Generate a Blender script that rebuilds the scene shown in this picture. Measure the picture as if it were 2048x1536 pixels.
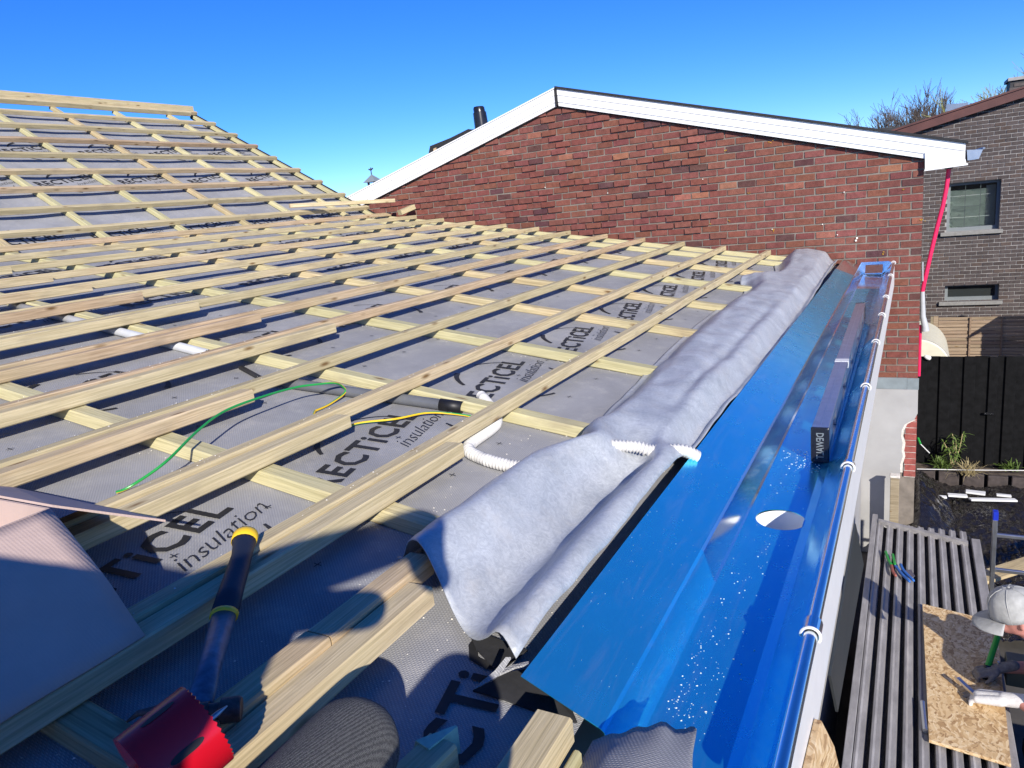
import bpy, bmesh, math, random
import numpy as np
from mathutils import Vector, Matrix, noise as mnoise
random.seed(7)
R_ = math.radians
for o in list(bpy.data.objects): bpy.data.objects.remove(o, do_unlink=True)
sc = bpy.context.scene
COL = sc.collection

# ------------------------------------------------------------------ camera
YAW, PITCH, ROLL, FPX = 0.513598, 0.234429, -0.104160, 1460.0     # solved from batten, brick-course and upright lines
_f = np.array([-math.sin(YAW)*math.cos(PITCH), math.cos(YAW)*math.cos(PITCH), -math.sin(PITCH)])
_r = np.array([math.cos(YAW), math.sin(YAW), 0.0]); _u = np.cross(_r, _f)
_c, _s = math.cos(ROLL), math.sin(ROLL)
CR, CU, CF = _c*_r+_s*_u, -_s*_r+_c*_u, _f
cam_d = bpy.data.cameras.new('camera'); cam = bpy.data.objects.new('camera', cam_d); COL.objects.link(cam)
cam.matrix_world = Matrix(((CR[0], CU[0], -CF[0], 0), (CR[1], CU[1], -CF[1], 0), (CR[2], CU[2], -CF[2], 0), (0, 0, 0, 1)))
cam_d.sensor_width = 36; cam_d.lens = FPX/2048*36; cam_d.clip_start = 0.02; cam_d.clip_end = 3000
sc.camera = cam
sc.render.resolution_x, sc.render.resolution_y = 1024, 768

# ------------------------------------------------------------------ sky and sun
SUN_AZ, SUN_EL = R_(38), R_(25.5)            # azimuth measured from behind the camera line (-Y) towards +X
SUN = Vector((math.sin(SUN_AZ)*math.cos(SUN_EL), -math.cos(SUN_AZ)*math.cos(SUN_EL), math.sin(SUN_EL)))
w = bpy.data.worlds.new('World'); sc.world = w; w.use_nodes = True
nt = w.node_tree; nt.nodes.clear()
sky = nt.nodes.new('ShaderNodeTexSky'); sky.sky_type = 'NISHITA'; sky.sun_disc = False
sky.sun_elevation = SUN_EL; sky.sun_rotation = math.pi-SUN_AZ
sky.air_density = 0.75; sky.dust_density = 0.0; sky.ozone_density = 8.0
hsv = nt.nodes.new('ShaderNodeHueSaturation'); hsv.inputs['Saturation'].default_value = 1.15; hsv.inputs['Hue'].default_value = .514
bg = nt.nodes.new('ShaderNodeBackground'); bg.inputs['Strength'].default_value = 0.138
wo = nt.nodes.new('ShaderNodeOutputWorld')
nt.links.new(sky.outputs[0], hsv.inputs['Color']); nt.links.new(hsv.outputs[0], bg.inputs[0]); nt.links.new(bg.outputs[0], wo.inputs[0])
sd = bpy.data.lights.new('sun', 'SUN'); sd.energy = 4.7; sd.angle = R_(0.53); sd.color = (1.0, 0.94, 0.84)
so = bpy.data.objects.new('sun', sd); COL.objects.link(so); so.rotation_euler = SUN.to_track_quat('Z', 'Y').to_euler(); so.location = SUN*40
sc.view_settings.view_transform = 'Standard'; sc.view_settings.look = 'None'
sc.view_settings.exposure = 0.45; sc.view_settings.gamma = 1.0; sc.view_settings.use_curve_mapping = False

# ------------------------------------------------------------------ pixel -> place helpers (photo pixels, 2048 x 1536)
def ray(x, y): return (x-1024)/FPX*CR-(y-768)/FPX*CU+CF
def onY(x, y, Y): d = ray(x, y); return Vector(d*(Y/d[1]))
def onZ(x, y, Z): d = ray(x, y); return Vector(d*(Z/d[2]))
def onX(x, y, X): d = ray(x, y); return Vector(d*(X/d[0]))
TL = math.tan(R_(9.5)); TU = 0.5535
def zl(X): return -0.726+(-1.274-X)*TL            # underside of the battens, low roof
def zu(X): return 0.175+(-6.38-X)*TU               # underside of the battens, steep roof
def roofp(x, y, off=0.0):
    d = ray(x, y); s = (-0.726-1.274*TL+off)/(d[2]+d[0]*TL); return Vector(d*s)
GROUND = -3.95

# ------------------------------------------------------------------ mesh helpers
class MB:
    def __init__(s): s.v = []; s.f = []; s.m = []
    def add(s, vs, fs, mi=0):
        b = len(s.v); s.v += [tuple(v) for v in vs]; s.f += [tuple(b+i for i in f) for f in fs]; s.m += [mi]*len(fs); return s
    def box(s, lo, hi, mi=0):
        x0, y0, z0 = lo; x1, y1, z1 = hi
        return s.add([(x0,y0,z0),(x1,y0,z0),(x1,y1,z0),(x0,y1,z0),(x0,y0,z1),(x1,y0,z1),(x1,y1,z1),(x0,y1,z1)],
                     [(0,3,2,1),(4,5,6,7),(0,1,5,4),(1,2,6,5),(2,3,7,6),(3,0,4,7)], mi)
    def hexa(s, p, mi=0):      # 8 corners, bottom 4 then top 4
        return s.add(p, [(0,3,2,1),(4,5,6,7),(0,1,5,4),(1,2,6,5),(2,3,7,6),(3,0,4,7)], mi)
    def slab(s, quad, n, mi=0):  # quad thickened along vector n
        n = Vector(n); q = [Vector(v) for v in quad]
        k = len(q)
        vs = q+[v+n for v in q]
        fs = [tuple(range(k-1, -1, -1)), tuple(range(k, 2*k))]+[(i, (i+1) % k, k+(i+1) % k, k+i) for i in range(k)]
        return s.add(vs, fs, mi)
    def tube(s, pts, rad, n=10, mi=0, cap=True):
        pts = [Vector(p) for p in pts]
        if not hasattr(rad, '__len__'): rad = [rad]*len(pts)
        t0 = (pts[1]-pts[0]).normalized(); a = Vector((0,0,1)) if abs(t0.z) < .9 else Vector((1,0,0))
        u = t0.cross(a).normalized(); rings = []
        for i, p in enumerate(pts):
            t = (pts[min(i+1, len(pts)-1)]-pts[max(i-1, 0)])
            if t.length < 1e-9: t = t0
            t = t.normalized(); u = (u-t*u.dot(t)); u = u.normalized() if u.length > 1e-6 else t.orthogonal().normalized(); vv = t.cross(u)
            rings.append([p+(u*math.cos(2*math.pi*k/n)+vv*math.sin(2*math.pi*k/n))*rad[i] for k in range(n)])
        vs = [v for r in rings for v in r]; fs = []
        for i in range(len(pts)-1):
            for k in range(n):
                fs.append((i*n+k, i*n+(k+1) % n, (i+1)*n+(k+1) % n, (i+1)*n+k))
        if cap: fs.append(tuple(range(n-1, -1, -1))); fs.append(tuple((len(pts)-1)*n+k for k in range(n)))
        return s.add(vs, fs, mi)
    def prism(s, prof, ax0, ax1, mi=0):   # prof: list of Vector offsets; swept from ax0 to ax1
        ax0 = Vector(ax0); ax1 = Vector(ax1); k = len(prof)
        vs = [ax0+Vector(q) for q in prof]+[ax1+Vector(q) for q in prof]
        fs = [(i, (i+1) % k, k+(i+1) % k, k+i) for i in range(k)]+[tuple(range(k-1, -1, -1)), tuple(range(k, 2*k))]
        return s.add(vs, fs, mi)
    def grid(s, fn, nu, nv, mi=0):
        vs = [fn(i/nu, j/nv) for i in range(nu+1) for j in range(nv+1)]
        fs = [(i*(nv+1)+j, (i+1)*(nv+1)+j, (i+1)*(nv+1)+j+1, i*(nv+1)+j+1) for i in range(nu) for j in range(nv)]
        return s.add(vs, fs, mi)
    def build(s, name, mat, parent=None, smooth=False, fix=True, loc=None, colors=None):
        me = bpy.data.meshes.new(name); me.from_pydata(s.v, [], s.f)
        mats = mat if isinstance(mat, (list, tuple)) else [mat]
        for m in mats: me.materials.append(m)
        if len(mats) > 1: me.polygons.foreach_set('material_index', s.m)
        if fix:
            bm = bmesh.new(); bm.from_mesh(me); bmesh.ops.recalc_face_normals(bm, faces=bm.faces); bm.to_mesh(me); bm.free()
        if smooth: me.polygons.foreach_set('use_smooth', [True]*len(me.polygons))
        if colors is not None:
            ca = me.color_attributes.new('col', 'FLOAT_COLOR', 'POINT')
            ca.data.foreach_set('color', np.array(colors, dtype=np.float32).ravel())
        me.update()
        return link(name, me, parent)
def link(name, me, parent=None):
    o = bpy.data.objects.new(name, me); COL.objects.link(o)
    if parent is not None: o.parent = parent; o.matrix_parent_inverse = Matrix.Translation(-parent.location)
    return o
def tag(o, label=None, cat=None, group=None, kind=None):
    if label: o['label'] = label
    if cat: o['category'] = cat
    if group: o['group'] = group
    if kind: o['kind'] = kind
    return o
def thing(name, loc, label, cat, group=None):
    o = bpy.data.objects.new(name, None); COL.objects.link(o); o.location = loc; o.empty_display_size = .2
    return tag(o, label, cat, group)
def bevel(o, wd=.003, seg=1):
    m = o.modifiers.new('bevel', 'BEVEL'); m.width = wd; m.segments = seg; m.limit_method = 'ANGLE'; m.angle_limit = R_(40); return o
def shade_auto(o):
    o.data.polygons.foreach_set('use_smooth', [True]*len(o.data.polygons))
    m = o.modifiers.new('es', 'EDGE_SPLIT'); m.split_angle = R_(35); return o

# ------------------------------------------------------------------ materials
def newmat(name):
    m = bpy.data.materials.new(name); m.use_nodes = True; t = m.node_tree; b = t.nodes['Principled BSDF']; return m, t, b
def N(t, typ, **kw):
    n = t.nodes.new(typ)
    for k, v in kw.items():
        if k in n.inputs: n.inputs[k].default_value = v
        else: setattr(n, k, v)
    return n
def ramp(t, fac, stops):
    r = t.nodes.new('ShaderNodeValToRGB'); e = r.color_ramp.elements
    while len(e) < len(stops): e.new(.5)
    for q, (p, c) in zip(e, stops): q.position = p; q.color = (*c, 1) if len(c) == 3 else c
    t.links.new(fac, r.inputs[0]); return r.outputs[0]
def mix(t, fac, a, b, mode='MIX'):
    n = t.nodes.new('ShaderNodeMix'); n.data_type = 'RGBA'; n.blend_type = mode
    for sock, v in ((n.inputs[0], fac), (n.inputs[6], a), (n.inputs[7], b)):
        if hasattr(v, 'is_linked'): t.links.new(v, sock)
        else: sock.default_value = v if not hasattr(v, '__len__') else ((*v, 1) if len(v) == 3 else v)
    return n.outputs[2]
def bump(t, b, h, strength=.3, dist=.01):
    n = N(t, 'ShaderNodeBump'); n.inputs['Strength'].default_value = strength; n.inputs['Distance'].default_value = dist
    t.links.new(h, n.inputs['Height']); t.links.new(n.outputs[0], b.inputs['Normal']); return n
def coords(t, scale=(1, 1, 1), out='Object', rnd=False):
    c = t.nodes.new('ShaderNodeTexCoord'); m = t.nodes.new('ShaderNodeMapping'); m.inputs['Scale'].default_value = scale
    t.links.new(c.outputs[out], m.inputs['Vector'])
    if rnd:
        oi = t.nodes.new('ShaderNodeObjectInfo'); mu = N(t, 'ShaderNodeMath', operation='MULTIPLY'); mu.inputs[1].default_value = 37.0
        t.links.new(oi.outputs['Random'], mu.inputs[0]); cx = t.nodes.new('ShaderNodeCombineXYZ')
        for i in range(3): t.links.new(mu.outputs[0], cx.inputs[i])
        t.links.new(cx.outputs[0], m.inputs['Location'])
    return m.outputs[0]
def noise(t, vec, scale, detail=4, rough=.55, dist=0):
    n = N(t, 'ShaderNodeTexNoise'); n.inputs['Scale'].default_value = scale; n.inputs['Detail'].default_value = detail
    n.inputs['Roughness'].default_value = rough; n.inputs['Distortion'].default_value = dist
    t.links.new(vec, n.inputs['Vector']); return n.outputs['Fac']
def simple(name, col, rough=.6, metal=0, var=.25, scale=12, bmp=.1, bscale=60, spec=.5):
    m, t, b = newmat(name); v = coords(t)
    n = noise(t, v, scale); lo = tuple(c*(1-var) for c in col); hi = tuple(min(1, c*(1+var)) for c in col)
    t.links.new(ramp(t, n, [(.3, lo), (.7, hi)]), b.inputs['Base Color'])
    b.inputs['Roughness'].default_value = rough; b.inputs['Metallic'].default_value = metal; b.inputs['Specular IOR Level'].default_value = spec
    if bmp: bump(t, b, noise(t, v, bscale), bmp, .004)
    return m
def wood_mat(name, tones, green=.35, gtone=(.44, .47, .24)):
    m, t, b = newmat(name)
    v = coords(t, (1.6, 38, 38), rnd=True); v2 = coords(t, (1, 1, 1), rnd=True)
    g = noise(t, v, 1.0, 6, .6, .8); g2 = noise(t, coords(t, (5, 190, 190), rnd=True), 1.0, 3)
    base = ramp(t, g, [(.25, tones[0]), (.5, tones[1]), (.75, tones[2])])
    fine = ramp(t, g2, [(.28, (.60, .56, .52)), (.66, (1.08, 1.08, 1.08))])
    c = mix(t, 1.0, base, fine, 'MULTIPLY')
    # greenish treated tint, by piece and in clouds
    oi = t.nodes.new('ShaderNodeObjectInfo'); cl = noise(t, v2, 1.6, 3)
    ad = N(t, 'ShaderNodeMath', operation='ADD'); t.links.new(oi.outputs['Random'], ad.inputs[0]); t.links.new(cl, ad.inputs[1])
    gf = ramp(t, ad.outputs[0], [(.62, (0, 0, 0)), (1.25, (green, green, green))])
    c = mix(t, gf, c, gtone)
    # knots and dark marks
    vo = N(t, 'ShaderNodeTexVoronoi'); vo.inputs['Scale'].default_value = 1.0; t.links.new(coords(t, (4.2, 15, 15), rnd=True), vo.inputs['Vector'])
    kn = ramp(t, vo.outputs['Distance'], [(.05, (1, 1, 1)), (.17, (0, 0, 0))])
    c = mix(t, kn, c, (.20, .12, .05))
    st = noise(t, coords(t, (3, 9, 9), rnd=True), 1.5, 5)
    c = mix(t, ramp(t, st, [(.54, (0, 0, 0)), (.78, (.6, .6, .6))]), c, (.27, .22, .16))
    oj = t.nodes.new('ShaderNodeObjectInfo')
    c = mix(t, 1.0, c, ramp(t, oj.outputs['Random'], [(.0, (.74, .70, .66)), (.35, (.98, .95, .92)), (.7, (1.04, 1.03, 1.0)), (1, (.86, .86, .82))]), 'MULTIPLY')
    t.links.new(c, b.inputs['Base Color']); b.inputs['Roughness'].default_value = .75; b.inputs['Specular IOR Level'].default_value = .25
    bump(t, b, g2, .5, .0025)
    return m
M = {}
M['batten'] = wood_mat('batten_wood', [(.53, .39, .245), (.66, .51, .335), (.74, .60, .42)], .30)
M['cbatten'] = wood_mat('counter_batten_wood', [(.48, .385, .22), (.64, .54, .33), (.72, .62, .41)], .40, (.44, .48, .27))
M['oldwood'] = wood_mat('weathered_wood', [(.22, .17, .12), (.30, .24, .18), (.36, .30, .23)], .1)
def fabric(name, c0, c1, weave=420, wb=.25, swirl=False, rough=.85):
    m, t, b = newmat(name); v = coords(t)
    a = noise(t, v, 2.2, 5, .6, .4 if not swirl else 3.5)
    col = ramp(t, a, [(.3, c0), (.7, c1)])
    if swirl:
        s = noise(t, coords(t, (1, 1, 1)), 30, 6, .7, 3.5)
        col = mix(t, 1.0, col, ramp(t, s, [(.32, (.76, .77, .80)), (.62, (1.08, 1.08, 1.08))]), 'MULTIPLY')
    du = noise(t, v, 9, 6, .7)
    col = mix(t, ramp(t, du, [(.52, (0, 0, 0)), (.74, (.5, .5, .5))]), col, (.54, .52, .49))
    wv = N(t, 'ShaderNodeTexWave'); wv.wave_type = 'BANDS'; wv.bands_direction = 'DIAGONAL'; wv.inputs['Scale'].default_value = weave/6.28; wv.inputs['Distortion'].default_value = .3
    t.links.new(v, wv.inputs['Vector'])
    wv2 = N(t, 'ShaderNodeTexWave'); wv2.bands_direction = 'Y'; wv2.inputs['Scale'].default_value = weave/6.28
    t.links.new(v, wv2.inputs['Vector'])
    wm = N(t, 'ShaderNodeMath', operation='MULTIPLY'); t.links.new(wv.outputs['Fac'], wm.inputs[0]); t.links.new(wv2.outputs['Fac'], wm.inputs[1])
    col = mix(t, 1.0, col, ramp(t, wm.outputs[0], [(.0, (.80, .80, .80)), (.8, (1.12, 1.12, 1.12))]), 'MULTIPLY')
    t.links.new(col, b.inputs['Base Color']); b.inputs['Roughness'].default_value = rough; b.inputs['Specular IOR Level'].default_value = .3 if not swirl else .6
    bump(t, b, wm.outputs[0], wb, .002)
    return m
M['membrane'] = fabric('grey_roof_membrane', (.29, .29, .30), (.41, .41, .422), 470, .6)
M['fleece'] = fabric('grey_fleece', (.37, .395, .42), (.55, .575, .60), 1500, .1, True, .38)
M['ink'] = simple('black_ink', (.02, .02, .022), .6, var=.3, bmp=0)
def zinc(name, base=(.84, .88, .91), rough=.14, scr=.10):
    m, t, b = newmat(name); v = coords(t)
    n = noise(t, v, 5, 5, .6); n2 = noise(t, coords(t, (60, 3, 60)), 2, 4)
    t.links.new(ramp(t, n, [(.3, tuple(c*.94 for c in base)), (.7, base)]), b.inputs['Base Color'])
    b.inputs['Metallic'].default_value = 1.0
    rr = N(t, 'ShaderNodeMapRange'); rr.inputs[3].default_value = rough*.75; rr.inputs[4].default_value = rough+scr
    t.links.new(noise(t, v, 14, 5, .65), rr.inputs[0]); t.links.new(rr.outputs[0], b.inputs['Roughness'])
    bump(t, b, noise(t, coords(t, (3, .8, 3)), 2.0, 2), .12, .01)
    return m
M['zinc'] = zinc('bright_zinc')
M['skyzinc'] = zinc('zinc_with_sky_blue_tint', (.05, .64, 1.0), .22, .12); M['skyzinc'].node_tree.nodes['Principled BSDF'].inputs['Metallic'].default_value = .86; _t = M['skyzinc'].node_tree; _b = _t.nodes['Principled BSDF']  # blue of the reflected sky put into the metal colour
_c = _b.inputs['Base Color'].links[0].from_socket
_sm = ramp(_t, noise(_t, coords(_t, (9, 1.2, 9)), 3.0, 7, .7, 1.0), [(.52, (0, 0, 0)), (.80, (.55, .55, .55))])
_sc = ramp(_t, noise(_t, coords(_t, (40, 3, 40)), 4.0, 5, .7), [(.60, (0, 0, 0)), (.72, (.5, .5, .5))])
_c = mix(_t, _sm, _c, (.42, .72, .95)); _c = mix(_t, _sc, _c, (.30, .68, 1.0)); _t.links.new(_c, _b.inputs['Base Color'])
M['steel'] = zinc('dull_steel', (.42, .44, .46), .38)
M['alu'] = zinc('aluminium', (.66, .67, .68), .35)
M['white'] = simple('white_paint', (.80, .80, .79), .35, var=.03, bmp=0)
M['hosewhite'] = simple('white_conduit', (.60, .59, .565), .5, var=.06, bmp=0)
M['offwhite'] = simple('white_plastic', (.74, .73, .70), .45, var=.05, bmp=0)
M['black'] = simple('black_rubber', (.012, .012, .014), .5, bmp=0)
M['blackgloss'] = simple('black_plastic', (.015, .015, .017), .25, bmp=0)
M['felt'] = simple('black_roofing_felt', (.02, .02, .022), .85, scale=30, bmp=.3)
M['slate'] = simple('dark_slate_tiles', (.035, .035, .038), .7, scale=8, bmp=.3)
M['plaster'] = simple('grey_render', (.36, .355, .35), .9, var=.10, scale=3.5, bmp=.15, bscale=120)
M['plasteredge'] = simple('broken_plaster', (.62, .58, .52), .95, var=.2, scale=40, bmp=.6, bscale=60)
M['lead'] = simple('grey_lead_flashing', (.20, .235, .25), .6, var=.12, bmp=.05)
M['ground'] = simple('dark_soil_paving', (.075, .068, .06), .95, var=.4, scale=3, bmp=.5, bscale=25)
M['soil'] = simple('brown_soil', (.10, .075, .055), .95, var=.45, scale=20, bmp=.8, bscale=40)
M['concrete'] = simple('grey_concrete', (.33, .32, .31), .9, var=.15)
M['grp'] = simple('dark_grey_sheet', (.022, .027, .027), .5, var=.15, bmp=.03)
M['card'] = simple('brown_cardboard', (.50, .375, .32), .85, var=.08, scale=6, bmp=.12, bscale=25)
_t = M['card'].node_tree; _w = N(_t, 'ShaderNodeTexWave'); _w.bands_direction = 'Y'; _w.inputs['Scale'].default_value = 48; _w.inputs['Distortion'].default_value = .5; _t.links.new(coords(_t), _w.inputs['Vector'])
_n = [n for n in _t.nodes if n.type == 'BUMP'][0]; _h = N(_t, 'ShaderNodeMath', operation='MULTIPLY_ADD'); _h.inputs[1].default_value = .08; _t.links.new(_w.outputs['Fac'], _h.inputs[0]); _t.links.new(noise(_t, coords(_t), 7, 7, .65, 1.2), _h.inputs[2]); _t.links.new(_h.outputs[0], _n.inputs['Height']); _n.inputs['Strength'].default_value = .35; _n.inputs['Distance'].default_value = .006
M['cream'] = simple('cream_enamel', (.66, .63, .50), .4, var=.05, bmp=0)
M['red'] = simple('red_enamel', (.50, .006, .018), .25, var=.06, bmp=0)
M['pinkhose'] = simple('magenta_red_pipe', (.72, .02, .10), .35, var=.08, bmp=0)
M['greypipe'] = simple('grey_pvc', (.45, .46, .47), .45, var=.08, bmp=0)
M['darkpipe'] = simple('dark_grey_pipe', (.12, .125, .135), .25, var=.15, bmp=.03)
M['greenwire'] = simple('green_insulation', (.02, .30, .06), .35, var=.05, bmp=0)
M['yellow'] = simple('yellow_plastic', (.80, .50, .02), .4, var=.05, bmp=0)
M['navy'] = simple('dark_navy_rubber', (.012, .016, .03), .55, var=.2, bmp=.1, bscale=200)
M['rust'] = simple('pitted_iron', (.09, .07, .065), .6, .6, var=.5, scale=60, bmp=.6, bscale=90)
M['grass'] = simple('strappy_leaf', (.11, .17, .035), .6, var=.35, bmp=0)
M['drygrass'] = simple('dry_straw', (.42, .34, .17), .8, var=.3, bmp=0)
M['bark'] = simple('grey_brown_bark', (.085, .068, .058), .9, var=.3, bmp=0)
M['willow'] = simple('spring_willow', (.22, .22, .06), .7, var=.3, bmp=0)
M['skin'] = simple('sunburnt_skin', (.56, .24, .19), .55, var=.12, scale=25, bmp=.1, bscale=120)
M['cap'] = simple('pale_grey_cotton', (.38, .38, .365), .95, var=.16, scale=22, bmp=.9, bscale=22)
M['glove'] = simple('white_work_glove', (.66, .64, .62), .85, var=.10, scale=60, bmp=.4, bscale=240)
M['greytip'] = simple('grey_coated_fingertips', (.16, .15, .15), .7, var=.3, scale=50)
M['bluecloth'] = simple('blue_work_cloth', (.10, .20, .42), .85, var=.2, bmp=.3, bscale=20)
M['greenpaint'] = simple('green_paint', (.015, .26, .035), .3, var=.1, bmp=0)
M['darkcloth'] = simple('dark_jacket', (.03, .032, .04), .9, var=.3, bmp=.3, bscale=20)
M['glass'], t, b = newmat('window_glass'); b.inputs['Base Color'].default_value = (.03, .035, .035, 1); b.inputs['Roughness'].default_value = .04; b.inputs['Specular IOR Level'].default_value = .8
M['blind'] = simple('grey_green_blind', (.27, .31, .28), .8, var=.06, bmp=0)
M['frame'] = simple('grey_window_frame', (.19, .21, .215), .45, var=.05, bmp=0)
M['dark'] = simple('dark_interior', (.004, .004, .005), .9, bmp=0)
M['bluestone'] = simple('bluestone_sill', (.24, .235, .22), .8, var=.15, scale=20)
M['brownmetal'] = simple('brown_verge_trim', (.105, .04, .03), .45, var=.18, scale=4, bmp=0)
M['bluecap'] = simple('blue_end_cap', (.01, .03, .40), .4, bmp=0)
M['dust'] = simple('pale_sawdust', (.78, .74, .66), .9, var=.1, bmp=0)
M['lichen'] = simple('yellow_lichen', (.50, .28, .02), .95, var=.3, bmp=0)
def attr_mat(name, rough=.9, bscale=55, bs=.5, nvar=.22):
    m, t, b = newmat(name); a = t.nodes.new('ShaderNodeAttribute'); a.attribute_name = 'col'; v = coords(t)
    n = noise(t, v, 16, 6, .7)
    c = mix(t, 1.0, a.outputs['Color'], ramp(t, n, [(.25, (1-nvar*1.8,)*3), (.7, (1+nvar*.8,)*3)]), 'MULTIPLY')
    t.links.new(c, b.inputs['Base Color']); b.inputs['Roughness'].default_value = rough; b.inputs['Specular IOR Level'].default_value = .2
    bump(t, b, noise(t, v, bscale, 6, .7), bs, .008); return m
M['brick'] = attr_mat('red_brick'); M['gbrick'] = attr_mat('grey_brown_brick', bs=.3)
M['mortar'] = simple('lime_mortar', (.20, .172, .145), .95, var=.25, scale=9, bmp=.5, bscale=70)
M['gmortar'] = simple('pale_mortar', (.34, .325, .31), .95, var=.12, scale=9, bmp=.2)
M['fence'] = simple('black_stained_board', (.0055, .0055, .006), .8, var=.5, scale=14, bmp=.3, bscale=30, spec=.15)
m, t, b = newmat('osb'); v = coords(t); vo = N(t, 'ShaderNodeTexVoronoi'); vo.inputs['Scale'].default_value = 1.0
vd = coords(t, (75, 34, 60)); nz = N(t, 'ShaderNodeTexNoise'); nz.inputs['Scale'].default_value = 9; t.links.new(v, nz.inputs['Vector'])
va = N(t, 'ShaderNodeVectorMath', operation='MULTIPLY_ADD'); va.inputs[1].default_value = (9, 9, 9); t.links.new(nz.outputs['Color'], va.inputs[0]); t.links.new(vd, va.inputs[2])
t.links.new(va.outputs[0], vo.inputs['Vector'])
sepc = t.nodes.new('ShaderNodeSeparateColor'); t.links.new(vo.outputs['Color'], sepc.inputs[0])
c = ramp(t, sepc.outputs[0], [(.0, (.34, .20, .09)), (.3, (.56, .37, .18)), (.7, (.68, .49, .27)), (1, (.74, .57, .35))])
c = mix(t, ramp(t, noise(t, v, 60, 6), [(.58, (0, 0, 0)), (.7, (.7, .7, .7))]), c, (.22, .12, .05))
t.links.new(c, b.inputs['Base Color']); b.inputs['Roughness'].default_value = .7; bump(t, b, vo.outputs['Distance'], .2, .003); M['osb'] = m
m, t, b = newmat('black_plastic_sheet'); v = coords(t); b.inputs['Base Color'].default_value = (.030, .024, .023, 1); b.inputs['Roughness'].default_value = .26
n1 = noise(t, v, 7, 8, .65, 1.5); n2 = noise(t, v, 26, 6, .7, 1.0); s_ = N(t, 'ShaderNodeMath', operation='ADD'); t.links.new(n1, s_.inputs[0]); t.links.new(n2, s_.inputs[1]); bump(t, b, s_.outputs[0], 1.0, .17); b.inputs['Coat Weight'].default_value = 1.0; b.inputs['Coat Roughness'].default_value = .12; M['plastic'] = m
m, t, b = newmat('corrugated_sheet'); v = coords(t); c = ramp(t, noise(t, coords(t, (4, 1, 4)), 4, 8, .7), [(.3, (.19, .182, .18)), (.55, (.30, .285, .28)), (.75, (.40, .38, .37))])
c = mix(t, ramp(t, noise(t, v, 60, 4), [(.66, (0, 0, 0)), (.75, (.6, .6, .6))]), c, (.42, .41, .39)); t.links.new(c, b.inputs['Base Color']); b.inputs['Roughness'].default_value = .6; bump(t, b, noise(t, v, 90), .3, .003); M['corr'] = m
m, t, b = newmat('grey_knit'); v = coords(t)
wa = N(t, 'ShaderNodeTexWave'); wa.bands_direction = 'X'; wa.inputs['Scale'].default_value = 66; wa.inputs['Distortion'].default_value = 4; wa.inputs['Detail Scale'].default_value = 6; t.links.new(v, wa.inputs['Vector'])
wb_ = N(t, 'ShaderNodeTexWave'); wb_.bands_direction = 'Y'; wb_.inputs['Scale'].default_value = 120; wb_.inputs['Distortion'].default_value = 4; wb_.inputs['Detail Scale'].default_value = 6; t.links.new(v, wb_.inputs['Vector'])
mm = N(t, 'ShaderNodeMath', operation='MULTIPLY'); t.links.new(wa.outputs['Fac'], mm.inputs[0]); t.links.new(wb_.outputs['Fac'], mm.inputs[1])
t.links.new(ramp(t, mm.outputs[0], [(.02, (.06, .06, .06)), (.5, (.24, .24, .235))]), b.inputs['Base Color']); b.inputs['Roughness'].default_value = .95; bump(t, b, mm.outputs[0], .9, .006); M['knit'] = m

M['shaft'] = simple('worn_blue_shaft', (.085, .14, .20), .42, .25, var=.35, scale=45, bmp=.15)
M['sleeper'] = simple('dark_brown_sleeper', (.06, .047, .043), .85, var=.3, scale=20, bmp=.4)
M['mint'] = simple('mint_green_dip', (.30, .52, .40), .7, var=.2, scale=40)
M['levelgrey'] = simple('anodised_grey', (.50, .52, .56), .3, .9, var=.12, scale=25, bmp=.03)
M['redgrip'] = simple('dull_red_metal', (.28, .08, .06), .5, bmp=0)
M['bluegrip'] = simple('blue_grip', (.02, .12, .42), .45, bmp=0)
M['olive'] = simple('olive_grey_paint', (.11, .105, .075), .6, bmp=0)
M['slatwood'] = wood_mat('weathered_slat', [(.26, .19, .13), (.36, .27, .20), (.44, .34, .26)], .05)
# planks: local X is the length, so one wood material serves all directions
def plank(name, p0, p1, wd, ht, mat, parent=None, up=(0, 0, 1), seg=1, wob=0.0, side=0.0):
    """p0,p1: centre of the underside at both ends"""
    p0 = Vector(p0); p1 = Vector(p1); L = (p1-p0).length; x = (p1-p0).normalized(); z = Vector(up); y = z.cross(x).normalized(); z = x.cross(y)
    mb = MB(); c = .004; prof = [(-wd/2+c, 0), (wd/2-c, 0), (wd/2, c), (wd/2, ht-c), (wd/2-c, ht), (-wd/2+c, ht), (-wd/2, ht-c), (-wd/2, c)]
    sd_ = random.random()*100; vs = []; fs = []
    for i in range(seg+1):
        u = L*i/seg
        dy = wob*(mnoise.noise((u*.7+sd_, 0, 0)))*2; dz = wob*.5*(mnoise.noise((u*.9+sd_, 5, 0)))*2 if 0 < i < seg else 0
        vs += [(u, a+dy, h+dz) for a, h in prof]
    for i in range(seg):
        for k in range(8): fs.append((i*8+k, (i+1)*8+k, (i+1)*8+(k+1) % 8, i*8+(k+1) % 8))
    fs += [tuple(range(8)), tuple(seg*8+k for k in range(7, -1, -1))]
    mb.add(vs, fs); o = mb.build(name, mat)
    mw = Matrix((( x.x, y.x, z.x, p0.x), (x.y, y.y, z.y, p0.y), (x.z, y.z, z.z, p0.z), (0, 0, 0, 1)))
    if parent is not None: o.parent = parent; o.matrix_local = Matrix.Translation(-Vector(parent.location)) @ mw
    else: o.matrix_local = mw
    return o

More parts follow.
